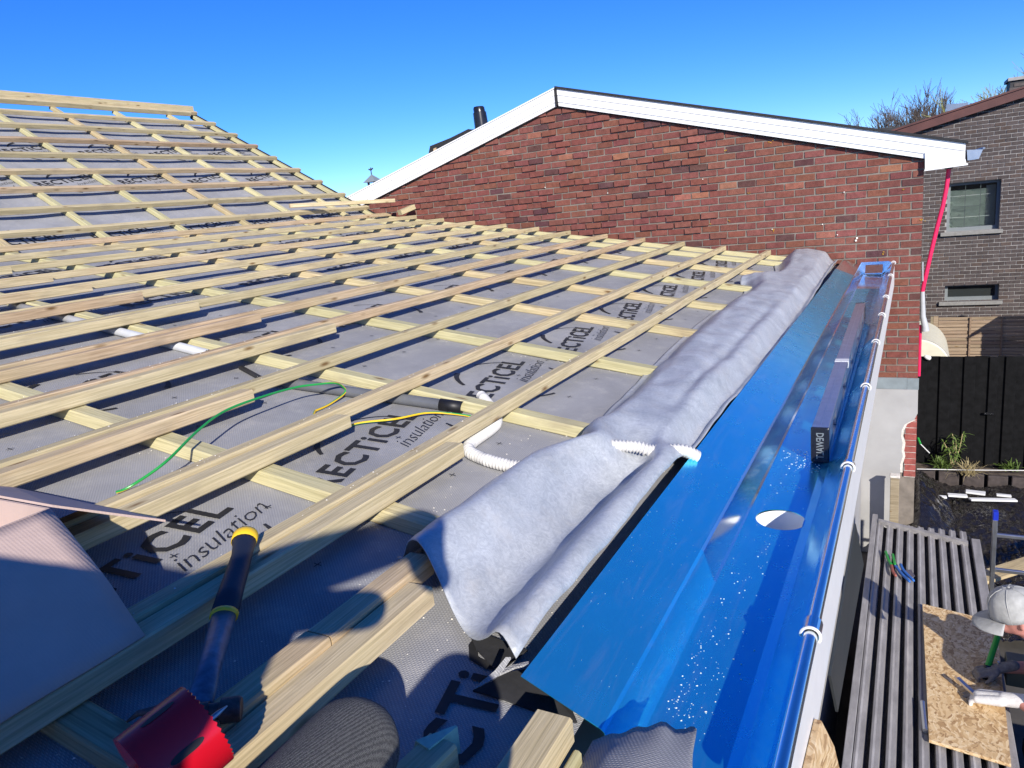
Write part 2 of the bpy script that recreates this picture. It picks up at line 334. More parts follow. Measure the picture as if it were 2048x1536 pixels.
# ------------------------------------------------------------------ text (flat print)
def textshape(body, size, bold=0.0, shear=0.0, spacing=1.0):
    cu = bpy.data.curves.new('t', 'FONT'); cu.body = body; cu.size = size; cu.offset = bold; cu.shear = shear; cu.space_character = spacing; cu.resolution_u = 2
    o = bpy.data.objects.new('t', cu); COL.objects.link(o); bpy.context.view_layer.update()
    me = bpy.data.meshes.new_from_object(o.evaluated_get(bpy.context.evaluated_depsgraph_get()))
    vs = [tuple(v.co) for v in me.vertices]; fs = [tuple(p.vertices) for p in me.polygons]
    bpy.data.objects.remove(o); bpy.data.meshes.remove(me); bpy.data.curves.remove(cu)
    return vs, fs
def arc(cx, cy, r, a0, a1, w0, w1, n=14):
    vs = []; fs = []
    for i in range(n+1):
        a = a0+(a1-a0)*i/n; wd = w0+(w1-w0)*i/n
        vs += [(cx+(r-wd)*math.cos(a), cy+(r-wd)*math.sin(a), 0), (cx+(r+wd)*math.cos(a), cy+(r+wd)*math.sin(a), 0)]
    for i in range(n): fs.append((2*i, 2*i+1, 2*i+3, 2*i+2))
    return vs, fs
def merge(parts):
    V, F = [], []
    for vs, fs in parts:
        b = len(V); V += vs; F += [tuple(b+i for i in f) for f in fs]
    return V, F
tv, tf = textshape('RECTiCEL', .145, .0030, 0, 1.10)
TW0 = max(v[0] for v in tv); TW = .68; tv = [(v[0]*TW/TW0, v[1], 0) for v in tv]
iv, if_ = textshape('insulation', .088, -.0012, .55, .95); IW0 = max(v[0] for v in iv); iv = [(v[0]*.36/IW0+TW-.31, v[1]*(1+.10*math.sin(v[0]*60))-.088, 0) for v in iv]
def rot(sh, a=R_(12.5)): return [(v[0]*math.cos(a)-v[1]*math.sin(a), v[0]*math.sin(a)+v[1]*math.cos(a), 0) for v in sh[0]], sh[1]
WORD = rot((tv, tf))
LOGO = rot(merge([(tv, tf), (iv, if_), arc(TW*.60, .0, .235, R_(98), R_(140), .013, .007), arc(TW*.60, .0, .235, R_(22), R_(60), .002, .004),
              arc(TW*.60, -.02, .25, R_(205), R_(238), .003, .007), arc(TW*.60, -.02, .25, R_(300), R_(335), .012, .004)]))
CROSS = ([(-.012, -.0013, 0), (.012, -.0013, 0), (.012, .0013, 0), (-.012, .0013, 0), (-.0013, -.012, 0), (.0013, -.012, 0), (.0013, .012, 0), (-.0013, .012, 0)], [(0, 1, 2, 3), (4, 5, 6, 7)])

# ------------------------------------------------------------------ ground
mb = MB(); mb.grid(lambda u, v: (-700+1400*u, -300+1600*v, GROUND-.0), 40, 40); tag(mb.build('ground', M['ground']), kind='structure')

# ------------------------------------------------------------------ our house under the two roofs
house = thing('house_extension', (-6, 3, GROUND), 'low house extension carrying the half-built roof, white fascia under its gutter', 'house')
mb = MB(); mb.prism([(-.42, 0, GROUND), (-.42, 0, -1.02), (-6.3, 0, zl(-6.3)-.24), (-9.3, 0, zu(-9.3)-.30), (-14, 0, -.6), (-14, 0, GROUND)], (0, -2.4, 0), (0, 7.94, 0)); mb.build('wall', M['plaster'], house)
mb = MB(); mb.box((-.172, 1.02, -1.09), (-.15, 7.95, -.905)); mb.build('fascia_board', M['white'], house)
for ya_, yb_ in ((1.0, 2.02), (2.18, 7.95)):
    mb = MB(); mb.box((-.43, ya_, -1.085), (-.174, yb_, -1.068)); mb.build('soffit_board', M['white'], house)

# ------------------------------------------------------------------ low roof
MEM = -.046
rf = thing('low_pitch_roof', (-3.5, 3, zl(-3.5)-.25), 'low-pitched roof of yellow timber battens over grey printed membrane', 'roof')
mb = MB(); mb.slab([(-.62, -2.2, zl(-.62)+MEM-.006), (-6.32, -2.2, zl(-6.32)+MEM-.006), (-6.32, 7.93, zl(-6.32)+MEM-.006), (-.62, 7.93, zl(-.62)+MEM-.006)], (0, 0, -.16)); mb.build('insulation_deck', M['felt'], rf)
def memz(X, Y): return zl(X)+MEM+.003*mnoise.noise((X*3.1, Y*2.3, 0))+.0015*mnoise.noise((X*9, Y*8, 3))
mb = MB(); mb.grid(lambda u, v: (-.50-5.84*u, -2.2+10.14*v, memz(-.50-5.84*u, -2.2+10.14*v)), 110, 190)
und = mb.build('membrane', M['membrane'], rf, smooth=True)
ink = MB()
def stamp(shape, Xb, Y0, zf, cosr, flip=1, inkmb=None):
    vs, fs = shape; out = []
    for (a, b_, _) in vs:
        X = Xb-b_*cosr; Y = Y0+a; out.append((X, Y, zf(X, Y)+.0045))
    inkmb.add(out, fs)
rows = [(-.575, .12), (-1.465, .06), (-2.70, -.16), (-3.93, .36), (-5.16, .16)]
for Xb, sh in rows:
    for k in range(-2, 8):
        Y0 = 1.20+.88*k-TW+sh
        if Xb > -1 and k > 0: continue
        if Y0+TW > 7.9 or Y0 < -1.6: continue
        stamp(LOGO if Xb < -1 else WORD, Xb, Y0, memz, math.cos(R_(9.5)), 1, ink)
for i in range(16):
    for j in range(24):
        X = -.92-.31*i; Y = -.2+.30*j+(.15 if i % 2 else 0)
        if X < -5.5 or Y > 5.2: continue
        stamp(CROSS, X, Y, memz, 1, 1, ink)
ink.build('printed_lettering', M['ink'], und, fix=False)
BX = [-.86, -1.274, -1.712, -2.150, -2.590, -3.024, -3.455, -3.881, -4.308, -4.731, -5.152, -5.57, -5.99]
CBY = [-1.2, -.32, .55, 1.42, 2.285, 3.15, 4.01, 4.88, 5.75, 6.62, 7.42]
for Y in CBY:
    j = random.uniform(-.004, .004)
    plank('counter_batten', (-.93 if Y > 1 else -.72, Y+j, zl(-.93 if Y > 1 else -.72)+MEM+.001), (-6.28, Y-j, zl(-6.28)+MEM+.001), .062, .045, M['cbatten'], rf, seg=14, wob=.003)
plank('counter_batten', (-.75, 7.885, zl(-.75)+MEM), (-6.28, 7.885, zl(-6.28)+MEM), .05, .045, M['cbatten'], rf)
BW, BH = .050, .046
for k, X in enumerate(BX):
    x = X-BW/2; z = zl(x)+.0015
    if k == 0:
        w0 = .064; xa_ = X-w0/2; xb_ = X-w0*1.5-.003
        plank('batten', (xa_, 1.10, zl(xa_)+.0015), (xa_, -1.6, zl(xa_)+.0015), w0, BH, M['batten'], rf, seg=10, wob=.002)
        plank('batten', (xb_, 1.20, zl(xb_)+.0015), (xb_, .87, zl(xb_)+.0015), w0, BH, M['batten'], rf, seg=4, wob=.001)
        plank('batten', (xb_, .864, zl(xb_)+.0015), (xb_, -1.6, zl(xb_)+.0015), w0, BH+.002, M['batten'], rf, seg=8, wob=.002)
        continue
    je = 1.79 if k < 4 else (2.77 if k == 4 else 2.64)+random.uniform(-.06, .06)
    far = 7.9+random.uniform(-.05, .02)
    b1 = plank('batten', (x, far, z), (x, (.55 if k < 4 else .1), z), BW, BH, M['batten'], rf, seg=24, wob=.005)
    wn_ = .066 if k < 5 else .058; x2 = x+BW/2+wn_/2+.004
    plank('batten', (x2, je, zl(x2)+.0015), (x2+random.uniform(-.01, .01), -2.0, zl(x2)+.0015), wn_, BH+random.uniform(-.002, .004), M['batten'], rf, seg=14, wob=.003)

# ------------------------------------------------------------------ steep roof
su = thing('steep_roof', (-7.8, 3, zu(-7.8)-.3), 'steep upper roof slope with timber battens rising to the ridge', 'roof')
def sagz(X, Y):
    ph = ((Y-7.42) % .82)/.82
    return zu(X)+MEM-.004-.016*math.sin(math.pi*ph)+.012*mnoise.noise((X*2.2, Y*1.6, 9))+.004*mnoise.noise((X*7, Y*6, 2))
mb = MB(); mb.grid(lambda u, v: (-6.26-2.86*u, -2.2+10.12*v, sagz(-6.26-2.86*u, -2.2+10.12*v)), 70, 190)
und2 = mb.build('membrane', M['membrane'], su, smooth=True)
mb = MB(); mb.slab([(-6.26, -2.2, zu(-6.26)+MEM-.04), (-9.15, -2.2, zu(-9.15)+MEM-.04), (-9.15, 7.90, zu(-9.15)+MEM-.04), (-6.26, 7.90, zu(-6.26)+MEM-.04)], (0, 0, -.15)); mb.build('insulation_deck', M['felt'], su)
ink = MB(); cu_ = math.cos(math.atan(TU))
for Xb, sh in ((-6.33, -.10), (-7.38, .12), (-8.08, .21)):
    for k in range(-1, 8):
        Y0 = 1.34+.88*k-TW+sh
        if Y0 < 1 or Y0+TW > 7.85: continue
        stamp(LOGO, Xb, Y0, sagz, cu_, 1, ink)
ink.build('printed_lettering', M['ink'], und2, fix=False)
UP = (TU, 0, 1)
for Y in [-.8, .02, .84, 1.66, 2.48, 3.30, 4.14, 4.96, 5.78, 6.60, 7.42, 7.87]:
    plank('counter_batten', (-6.22, Y, zu(-6.22)+MEM), (-9.30, Y, zu(-9.30)+MEM), .055, .045, M['cbatten'], su, up=UP, seg=8, wob=.004)
for k in range(9):
    X = -6.40-.3655*k; e = 7.93+random.uniform(-.03, .03)
    plank('batten', (X, e, zu(X)+.001), (X, -1.8, zu(X)+.001), .046, .05, M['batten'], su, up=UP, seg=26, wob=.007)
plank('ridge_board', (-9.33, 7.90, zu(-9.33)+.002), (-9.33, -1.8, zu(-9.33)+.002), .05, .115, M['batten'], su, up=(0, 0, 1), seg=20, wob=.004)
plank('ridge_board', (-9.272, 7.78, zu(-9.272)+.002), (-9.272, -1.8, zu(-9.272)+.002), .05, .06, M['batten'], su, up=UP, seg=20, wob=.004)
mb = MB(); mb.slab([(-6.2, 7.905, zu(-6.2)-.09), (-9.42, 7.905, zu(-9.42)-.09), (-9.42, 7.905, zu(-9.42)+.015), (-6.2, 7.905, zu(-6.2)+.015)], (0, .02, 0)); mb.build('verge_trim', M['felt'], su)
mb = MB(); mb.slab([(-9.45, -2.2, zu(-9.3)-.13), (-14.2, -2.2, zu(-9.3)-2.75), (-14.2, 7.9, zu(-9.3)-2.75), (-9.45, 7.9, zu(-9.3)-.13)], (0, 0, -.1)); mb.build('back_slope', M['slate'], su)
# loose batten lying across the junction by the wall
o = plank('loose_batten', onY(700, 430, 7.3)+Vector((0, 0, 0)), onY(790, 424, 7.55), .046, .046, M['batten']); 
pa = Vector((-6.42, 6.55, zu(-6.42)+.075)); pb = Vector((-5.78, 7.72, zl(-5.78)+.20))
bpy.data.objects.remove(o); o = plank('loose_batten', pa, pb, .05, .046, M['batten']); tag(o, 'loose greenish batten lying across the roof junction beside the brick gable', 'batten')
o = plank('timber_block', Vector((-5.70, 7.70, zl(-5.70)+.05)), Vector((-5.62, 7.90, zl(-5.62)+.12)), .09, .06, M['batten']); tag(o, 'short pale timber block on the top low-roof batten by the brick gable', 'timber block')

# ------------------------------------------------------------------ brick neighbour with its gable to us
WY = 8.0
nb = thing('brick_gable_house', (-3.5, 11, GROUND), 'red brick house with shallow white-trimmed gable beyond the battens', 'house')
PKX, PKZ, SL = -3.535, 1.065, .2775
def gz(X): return PKZ-abs(X-PKX)*SL
mb = MB(); mb.prism([(.07, 0, GROUND), (.07, 0, gz(.07)), (PKX, 0, PKZ+.02), (-7.15, 0, gz(-7.15)), (-7.15, 0, GROUND)], (0, WY+.007, 0), (0, 14.5, 0)); mb.build('wall', M['mortar'], nb)
def boxcol(mb, cols, lo, hi, c, tilt=0, j=.002):
    x0, y0, z0 = lo; x1, y1, z1 = hi; r = lambda: random.uniform(-j, j)
    f = [(x0+r(), y0+r()*.6, z0+r()), (x1+r(), y0+r()*.6, z0+r()-tilt), (x1, y1, z0-tilt), (x0, y1, z0), (x0+r(), y0+r()*.6, z1+r()), (x1+r(), y0+r()*.6, z1+r()-tilt), (x1, y1, z1-tilt), (x0, y1, z1)]
    mb.hexa(f); cols += [c]*8
def brickcol():
    q = random.random()
    if q < .05: c = (.13, .06, .058)
    elif q < .085: c = (.36, .15, .10)
    elif q < .30: c = (.215, .078, .062)
    else: c = (.245, .090, .070)
    s = random.uniform(.74, .90); return (c[0]*s, c[1]*s*random.uniform(.9, 1.1), c[2]*s*random.uniform(.9, 1.1), 1)
PITCHZ, BL, JT = .0717, .188, .0145
allb = []
row = 0; z = -2.03
while z < PKZ:
    x = .072; first = True
    half = row % 2
    while x > -7.1:
        L = (BL-JT)/2 if (first and half) else BL-JT
        first = False
        x0 = x-L
        zc = z+PITCHZ-JT
        if zc < gz((x0+x)/2)+.06 and zc < max(gz(x0), gz(x))+.03:
            vis = zc > zl(x0)-.25 or x0 > -1.1
            if vis:
                up_left = x0 < -1.9
                pr = random.uniform(-.002, .004)
                if up_left and random.random() < .5: pr += random.uniform(.008, .022)
                allb.append((x0, x, z+random.uniform(-.001, .001), zc, pr))
        x = x0-JT*random.uniform(.8, 1.25)
    z += PITCHZ; row += 1
allb.sort(key=lambda q: q[0]**2+q[2]**2)
jm = MB(); jc = []
for i, (x0, x1, z0, z1, pr) in enumerate(allb):
    c = brickcol()
    if i < 300:
        mb = MB(); cs = []; boxcol(mb, cs, (x0, WY-pr, z0), (x1, WY+.03, z1), c, random.uniform(-.002, .002)); mb.build('brick', M['brick'], nb, colors=cs, fix=False)
    else: boxcol(jm, jc, (x0, WY-pr, z0), (x1, WY+.03, z1), c, random.uniform(-.003, .003))
tag(jm.build('brickwork', M['brick'], nb, colors=jc, fix=False), kind='stuff')
# lichen dots and pale nail heads
mb = MB()
for (px, py) in [(1451, 303), (1540, 284), (1807, 379), (1845, 441), (1457, 440), (1546, 461), (1767, 506), (1500, 385), (1420, 450)]:
    p = onY(px, py, WY-.008)
    for k in range(5):
        q = p+Vector((random.gauss(0, .010), 0, random.gauss(0, .007))); r = random.uniform(.003, .008)
        mb.add([q+Vector((r*math.cos(a)*random.uniform(.6, 1.2), 0, r*.7*math.sin(a))) for a in [i*math.pi/4 for i in range(8)]]+[q+Vector((0, -.004, 0))], [(i, (i+1) % 8, 8) for i in range(8)])
tag(mb.build('lichen_patches', M['lichen'], nb), kind='stuff')
mb = MB()
for k in range(10):
    px, py = random.uniform(1010, 1700), random.uniform(300, 490); p = onY(px, py, WY-.014); r = .0045
    mb.box(p-Vector((r, .004, r)), p+Vector((r, .004, r)))
for px, py in ((1712, 481), (1714, 476)):
    p = onY(px, py, WY-.014); mb.box(p-Vector((.008, .004, .008)), p+Vector((.008, .004, .008)))
tag(mb.build('plaster_specks', M['dust'], nb), kind='stuff')
# barge boards: three lapped white strips each side, thin dark shadow gaps come from the laps
for sgn in (1, -1):
    xe = .392 if sgn > 0 else PKX-(.392-PKX)
    x0 = PKX+sgn*.018
    def strip(lo, hi, y0, y1, name, mat, xa=x0, xb=xe):
        mb = MB(); q = []
        for X in (xa, xb):
            zz = PKZ-abs(X-PKX)*SL; q.append((X, zz))
        (xa_, za), (xb_, zb) = q
        mb.hexa([(xa_, y0, za+lo), (xb_, y0, zb+lo), (xb_, y1, zb+lo), (xa_, y1, za+lo), (xa_, y0, za+hi), (xb_, y0, zb+hi), (xb_, y1, zb+hi), (xa_, y1, za+hi)])
        return mb.build(name, mat, nb)
    strip(.000, .042, WY-.052, WY-.01, 'barge_board', M['white'])
    strip(.0425, .112, WY-.060, WY-.01, 'barge_board', M['white'])
    strip(.1145, .180, WY-.066, WY-.01, 'barge_board', M['white'])
    strip(-.014, .0, WY-.020, WY-.008, 'black_shadow_strip', M['felt'])  # black strip standing in for the shadow under the boards
    if sgn > 0: strip(.182, .205, WY-.085, WY+.02, 'felt_edge', M['felt'], PKX, xe+.02)
    else: strip(.180, .194, WY-.078, WY+.02, 'verge_cap', M['white'], PKX-.01, xe)
    strip(.10, .176, WY+.02, 14.6, 'roof_slope', M['slate'])
mb = MB(); mb.box((PKX-.012, WY-.072, PKZ+.004), (PKX+.014, WY-.012, PKZ+.176)); mb.build('ridge_joint', M['felt'], nb)
# boxed eave end at the right
mb = MB(); pts = [onY(1850, 305, 7.93), onY(1850, 341, 7.93), onY(1933, 330, 7.93), onY(1931, 318, 7.93)]
mb.slab(pts, (0, .9, 0)); mb.build('eave_box', M['white'], nb)
mb = MB(); pts = [onY(1849, 339, 7.925), onY(1849, 342, 7.925), onY(1936, 330, 7.925), onY(1936, 326.5, 7.925)]; mb.slab(pts, (0, .92, 0)); mb.build('soffit_lip', M['white'], nb)
mb = MB(); pts = [onY(1932, 284, 7.95), onY(1932, 331, 7.95), onY(1926, 331, 7.95), onY(1926, 284, 7.95)]; mb.slab(pts, (0, 5, 0)); mb.build('end_fascia', M['felt'], nb)
# zinc eave gutter seen end-on
g = [(.405, .105), (.545, .075+.03), (.552, .112), (.510, .008), (.415, .004)]
mb = MB(); mb.slab([(a, 8.0, h) for a, h in ((.402, .098), (.528, .088), (.498, .006), (.412, .002))], (0, .004, 0)); mb.build('gutter_end_plate', M['alu'], nb)
mb = MB()
for (a0, h0), (a1, h1) in (((.402, .098), (.412, .002)), ((.412, .002), (.498, .006)), ((.498, .006), (.528, .088))): mb.slab([(a0, 8.0, h0), (a1, 8.0, h1), (a1, 14, h1), (a0, 14, h0)], (.003, 0, .003))
mb.tube([(.536, 8.0, .096), (.536, 14, .096)], .010, 8); mb.build('eave_gutter', M['steel'], nb)
# lead flashing, render and exposed brick at the wall end
mb = MB(); mb.box((-3.2, WY-.022, -2.135), (-.02, WY-.006, -2.02)); mb.build('lead_flashing', M['lead'], nb)
mb = MB(); mb.box((-.018, WY-.024, -2.137), (.083, WY-.008, -2.022)); mb.build('lead_flashing', M['lead'], nb)
edge = [(.078, -2.137), (.080, -2.38), (.050, -2.45), (.012, -2.47), (-.03, -2.50), (-.055, -2.56), (-.060, -2.63), (-.045, -2.70), (-.052, -2.78), (-.040, -2.84), (-.062, -2.93), (-.060, -3.02), (-.085, -3.10), (-.10, -3.4), (-.10, GROUND)]
poly = [(-3.2, GROUND), (-3.2, -2.137)]+edge
mb = MB(); mb.slab([(x, WY-.030, z) for x, z in poly], (0, .022, 0)); mb.build('render_panel', M['plaster'], nb)
mb = MB(); ed = [(x+.022+.012*mnoise.noise((z*14, 0, 0)), z) for x, z in edge[2:12]]; mb.slab([(x, WY-.019, z) for x, z in edge[2:12]]+[(x, WY-.019, z) for x, z in reversed(ed)], (0, .012, 0)); mb.build('broken_edge', M['plasteredge'], nb)
z = -3.06; k = 0
while z < -2.46:
    mb = MB(); cs = []; boxcol(mb, cs, (-.022 if k % 2 else -.028, WY-.012, z), (.076, WY+.02, z+.058), (.33*random.uniform(.9, 1.1), .095, .08, 1)); mb.build('exposed_brick', M['brick'], nb, colors=cs, fix=False); z += .0655; k += 1
mb = MB(); mb.box((-.03, WY-.004, -3.07), (.072, WY+.012, -2.44)); mb.build('brick_mortar', M['plasteredge'], nb)

# flue and open roof work behind the verge
fl = thing('flue_pipe', onY(965, 262, 9.5), 'black flue pipe on zinc flashing poking above the white gable verge', 'flue')
a = onY(964, 255, 9.5); bq = Vector((a.x-.02, 9.5, onY(959, 213, 9.5).z))
mb = MB(); mb.tube([a-Vector((0, 0, .25)), a+Vector((-.005, 0, .02)), a+(bq-a)*.72], [.105, .10, .094], 18); mb.tube([a+(bq-a)*.70, a+(bq-a)*.72, bq-Vector((0, 0, .02)), bq], [.088, .082, .080, .068], 18); shade_auto(mb.build('pipe', M['blackgloss'], fl))
mb = MB(); mb.slab([onY(935, 272, 9.45), onY(947, 258, 9.45), onY(990, 243, 9.45), onY(985, 262, 9.45)], (0, .4, 0)); mb.build('zinc_flashing', M['alu'], fl)
rw = thing('roof_opening', onY(900, 290, 9.2), 'dark felt-covered upstand left of the flue on the gable roof', 'roof upstand')
mb = MB(); mb.slab([onY(856, 312, 9.2), onY(860, 292, 9.2), onY(900, 276, 9.2), onY(936, 258, 9.2), onY(940, 285, 9.2), onY(930, 295, 9.2)], (0, .6, 0)); mb.build('felt_cover', M['felt'], rw)
for px in (866, 876, 888):
    mb = MB(); mb.slab([onY(px, 306, 9.18), onY(px+1, 297, 9.18), onY(px+6, 295, 9.18), onY(px+6, 303, 9.18)], (0, .012, 0)); mb.build('batten_end', M['batten'], rw)

# ------------------------------------------------------------------ red hose / downpipe at the wall end
hp = thing('drain_hose', onY(1845, 640, 8.12), 'magenta drain hose running from white eave down into grey pipe', 'drain pipe')
pts = []
for (px, py) in [(1898, 330), (1897, 345), (1893, 375), (1886, 410), (1874, 455), (1862, 505), (1852, 550), (1847, 572), (1845, 583)]: pts.append(onY(px, py, 8.12))
mb = MB(); mb.tube(pts, .019, 12); shade_auto(mb.build('hose', M['pinkhose'], hp))
mb = MB(); mb.tube([pts[0]+Vector((0, 0, .03)), pts[0]-Vector((0, 0, .035))], .034, 14); mb.build('collar', M['black'], hp)
mb = MB(); mb.tube([onY(1845, 583, 8.12), onY(1845, 588, 8.12), onY(1846, 632, 8.12), onY(1850, 652, 8.12), onY(1851, 662, 8.12)], [.020, .020, .024, .030, .034], 12); shade_auto(mb.build('grey_sleeve', M['greypipe'], hp))
mb = MB(); mb.tube([onY(1845, 524, 8.10), onY(1845, 562, 8.10)], .011, 8); mb.build('bracket', M['alu'], hp)
mb = MB(); mb.tube([onY(1841, 650, 8.14), onY(1838, 752, 8.14)], .014, 8); mb.build('lower_hose', M['pinkhose'], hp)

# ------------------------------------------------------------------ grey-brown brick house behind
GY = 17.0
gh = thing('grey_brick_house', (3, 20, GROUND), 'two-storey grey-brown brick house with brown verge behind the gable', 'house')
def gl(x, y): return onY(x, y, GY)
r0, r1 = gl(1832, 265), gl(2048, 195)       # underside of verge
vs_ = (r1.z-r0.z)/(r1.x-r0.x)
def vz(X): return r0.z+(X-r0.x)*vs_
XL, XR = -1.2, 6.0
w1 = (gl(1896, 362).x, gl(2003, 362).x, gl(1888, 465).z, gl(1945, 363).z)
w2 = (gl(1889, 600).x, gl(1997, 600).x, gl(1940, 602).z, gl(1940, 568).z)
def wallring():
    mb = MB(); xs = sorted({XL, w1[0], w1[1], w2[0], w2[1], XR}); 
    for xa, xb in zip(xs[:-1], xs[1:]):
        holes = sorted([(wn[2], wn[3]) for wn in (w1, w2) if wn[0] <= xa+1e-6 and wn[1] >= xb-1e-6]); zlo = GROUND
        spans = []
        for h0, h1 in holes: spans.append((zlo, h0)); zlo = h1
        spans.append((zlo, None))
        for s0, s1 in spans:
            if s1 is not None: mb.box((xa, GY+.008, s0), (xb, GY+.30, s1))
            else: mb.hexa([(xa, GY+.008, s0), (xb, GY+.008, s0), (xb, GY+.3, s0), (xa, GY+.3, s0), (xa, GY+.008, vz(xa)), (xb, GY+.008, vz(xb)), (xb, GY+.3, vz(xb)), (xa, GY+.3, vz(xa))])
    return mb
wallring().build('wall', M['gmortar'], gh)
gb = []; z = GROUND+.02; row = 0; GP, GL_ = .0738, .185
while z < 2.2:
    x = XL+(GL_/2 if row % 2 else 0)
    while x < 4.2:
        x0, x1 = x, x+GL_-.013; z1 = z+GP-.013
        skip = z1 > vz(x1)+.02 or x1 < .05
        pieces = [(x0, x1)]
        for wn in (w1, w2):
            if z1 > wn[2]+.03 and z < wn[3]-.03:
                np_ = []
                for a, bb in pieces:
                    if bb <= wn[0] or a >= wn[1]: np_.append((a, bb))
                    else:
                        if a < wn[0]-.02: np_.append((a, wn[0]))
                        if bb > wn[1]+.02: np_.append((wn[1], bb))
                pieces = np_
        if not skip:
            for a, bb in pieces: gb.append((a, bb, z, z1))
        x += GL_
    z += GP; row += 1
gb.sort(key=lambda q: abs(q[0]-1.0)+.6*abs(q[2]+.9))
jm = MB(); jc = []
for i, (x0, x1, z0, z1) in enumerate(gb):
    s = random.uniform(.8, 1.2); c = (.088*s, .072*s, .069*s, 1)
    if random.random() < .15: c = (.10*s, .075*s, .066*s, 1)
    if i < 300:
        mb = MB(); cs = []; boxcol(mb, cs, (x0, GY-random.uniform(0, .004), z0), (x1, GY+.03, z1), c); mb.build('brick', M['gbrick'], gh, colors=cs, fix=False)
    else: boxcol(jm, jc, (x0, GY-random.uniform(0, .004), z0), (x1, GY+.03, z1), c)
tag(jm.build('brickwork', M['gbrick'], gh, colors=jc, fix=False), kind='stuff')
def window(x0, x1, z0, z1, blind):
    d = GY+.13; fw = .055
    fr = MB(); fr.box((x0, d, z0), (x1, d+.07, z0+fw*1.3)); fr.box((x0, d, z1-fw), (x1, d+.07, z1)); fr.box((x0, d, z0+fw*1.3), (x0+fw, d+.07, z1-fw)); fr.box((x1-fw, d, z0+fw*1.3), (x1, d+.07, z1-fw))
    wo_ = fr.build('window', M['frame'], gh)
    mb = MB(); mb.box((x0+fw, d+.03, z0+fw*1.3), (x1-fw, d+.04, z1-fw)); 
    gm = M['glass2'] if blind else M['glass']
    mb.build('pane', gm, wo_)
    mb = MB(); mb.box((x0, d+.26, z0), (x1, d+.27, z1)); mb.build('interior', M['dark'], wo_)
    mb = MB(); mb.box((x0-.10, GY-.06, z0-.075), (x1+.06, d+.01, z0-.002)); bevel(mb.build('sill', M['bluestone'], wo_), .006)
    if blind:
        mb = MB(); mb.box((x0+fw, d+.14, z0+fw), (x1-.22, d+.15, z1-.15)); mb.build('blind', M['blind'], wo_)
        mb = MB(); mb.box((x1-.215, d+.155, z0+fw), (x1-fw, d+.16, z1-.1)); mb.build('curtain', M['frame'], wo_)
        for k in (1, 2):
            X = x0+fw+(x1-.22-x0-fw)*(.42*k+.0)
            mb = MB(); mb.box((X-.006, d+.042, z0+fw), (X+.006, d+.05, z1-fw)); mb.build('glazing_bar', M['frame'], wo_)
        for k in (1, 2, 3):
            Z = z0+fw+(z1-z0-2*fw)*k/4
            mb = MB(); mb.box((x0+fw, d+.052, Z-.005), (x1-fw-.1, d+.06, Z+.005)); mb.build('glazing_bar', M['offwhite'] if k % 2 else M['frame'], wo_)
m, t, b = newmat('clear_window_glass'); b.inputs['Base Color'].default_value = (.8, .85, .82, 1); b.inputs['Roughness'].default_value = .02; b.inputs['Transmission Weight'].default_value = 1.0; b.inputs['IOR'].default_value = 1.3; M['glass2'] = m
window(*w1, True); window(*w2, False)
mb = MB(); hz_ = .155
mb.hexa([(XL, GY-.16, vz(XL)), (XR, GY-.16, vz(XR)), (XR, GY-.02, vz(XR)), (XL, GY-.02, vz(XL)), (XL, GY-.16, vz(XL)+hz_), (XR, GY-.16, vz(XR)+hz_), (XR, GY-.02, vz(XR)+hz_), (XL, GY-.02, vz(XL)+hz_)])
mb.build('verge_trim', M['brownmetal'], gh)
mb = MB(); mb.hexa([(XL, GY-.19, vz(XL)+hz_+.002), (XR, GY-.19, vz(XR)+hz_+.002), (XR, GY+.1, vz(XR)+hz_+.002), (XL, GY+.1, vz(XL)+hz_+.002), (XL, GY-.19, vz(XL)+hz_+.035), (XR, GY-.19, vz(XR)+hz_+.035), (XR, GY+.1, vz(XR)+hz_+.035), (XL, GY+.1, vz(XL)+hz_+.035)]); mb.build('verge_trim', M['brownmetal'], gh)
mb = MB(); mb.slab([(XL, GY+.1, vz(XL)+.05), (XR, GY+.1, vz(XR)+.05), (XR, GY+9, vz(XR)+.05), (XL, GY+9, vz(XL)+.05)], (0, 0, .06)); mb.build('roof', M['slate'], gh)
ch = MB(); c0 = gl(2032, 205); ch.box((c0.x, GY+1.2, c0.z-.5), (c0.x+.75, GY+1.9, onY(2036, 160, GY+1.2).z)); co = ch.build('chimney', M['gbrick2'] if 'gbrick2' in M else M['slate'], gh)
zt = onY(2036, 160, GY+1.2).z; zz = c0.z-.3
while zz < zt-.09:
    x = c0.x-.006+(.07 if int(zz*100) % 2 else 0)
    for q in range(4):
        s = random.uniform(.8, 1.2); mb = MB(); cs = []; boxcol(mb, cs, (x+q*.19, GY+1.19, zz), (min(x+q*.19+.175, c0.x+.75), GY+1.25, zz+.06), (.10*s, .085*s, .08*s, 1)); mb.build('brick', M['gbrick'], co, colors=cs, fix=False)
    zz += .0738
mb = MB(); mb.box((c0.x-.04, GY+1.15, zt), (c0.x+.8, GY+1.95, zt+.06)); mb.build('chimney_cap', M['concrete'], co)
# flat dark panel standing on its roof
pn = thing('roof_panel', gl(1915, 222), 'flat grey panel standing on the grey house roof before bare trees', 'roof panel')
mb = MB(); mb.slab([onY(1892, 223, 18), onY(1893, 209, 18), onY(1936, 205, 18), onY(1937, 214, 18)], (0, .05, 0)); mb.build('panel', M['steel'], pn)
mb = MB(); mb.box(onY(1897, 229, 18.02), onY(1900, 220, 18.06)); mb.build('stay', M['steel'], pn)

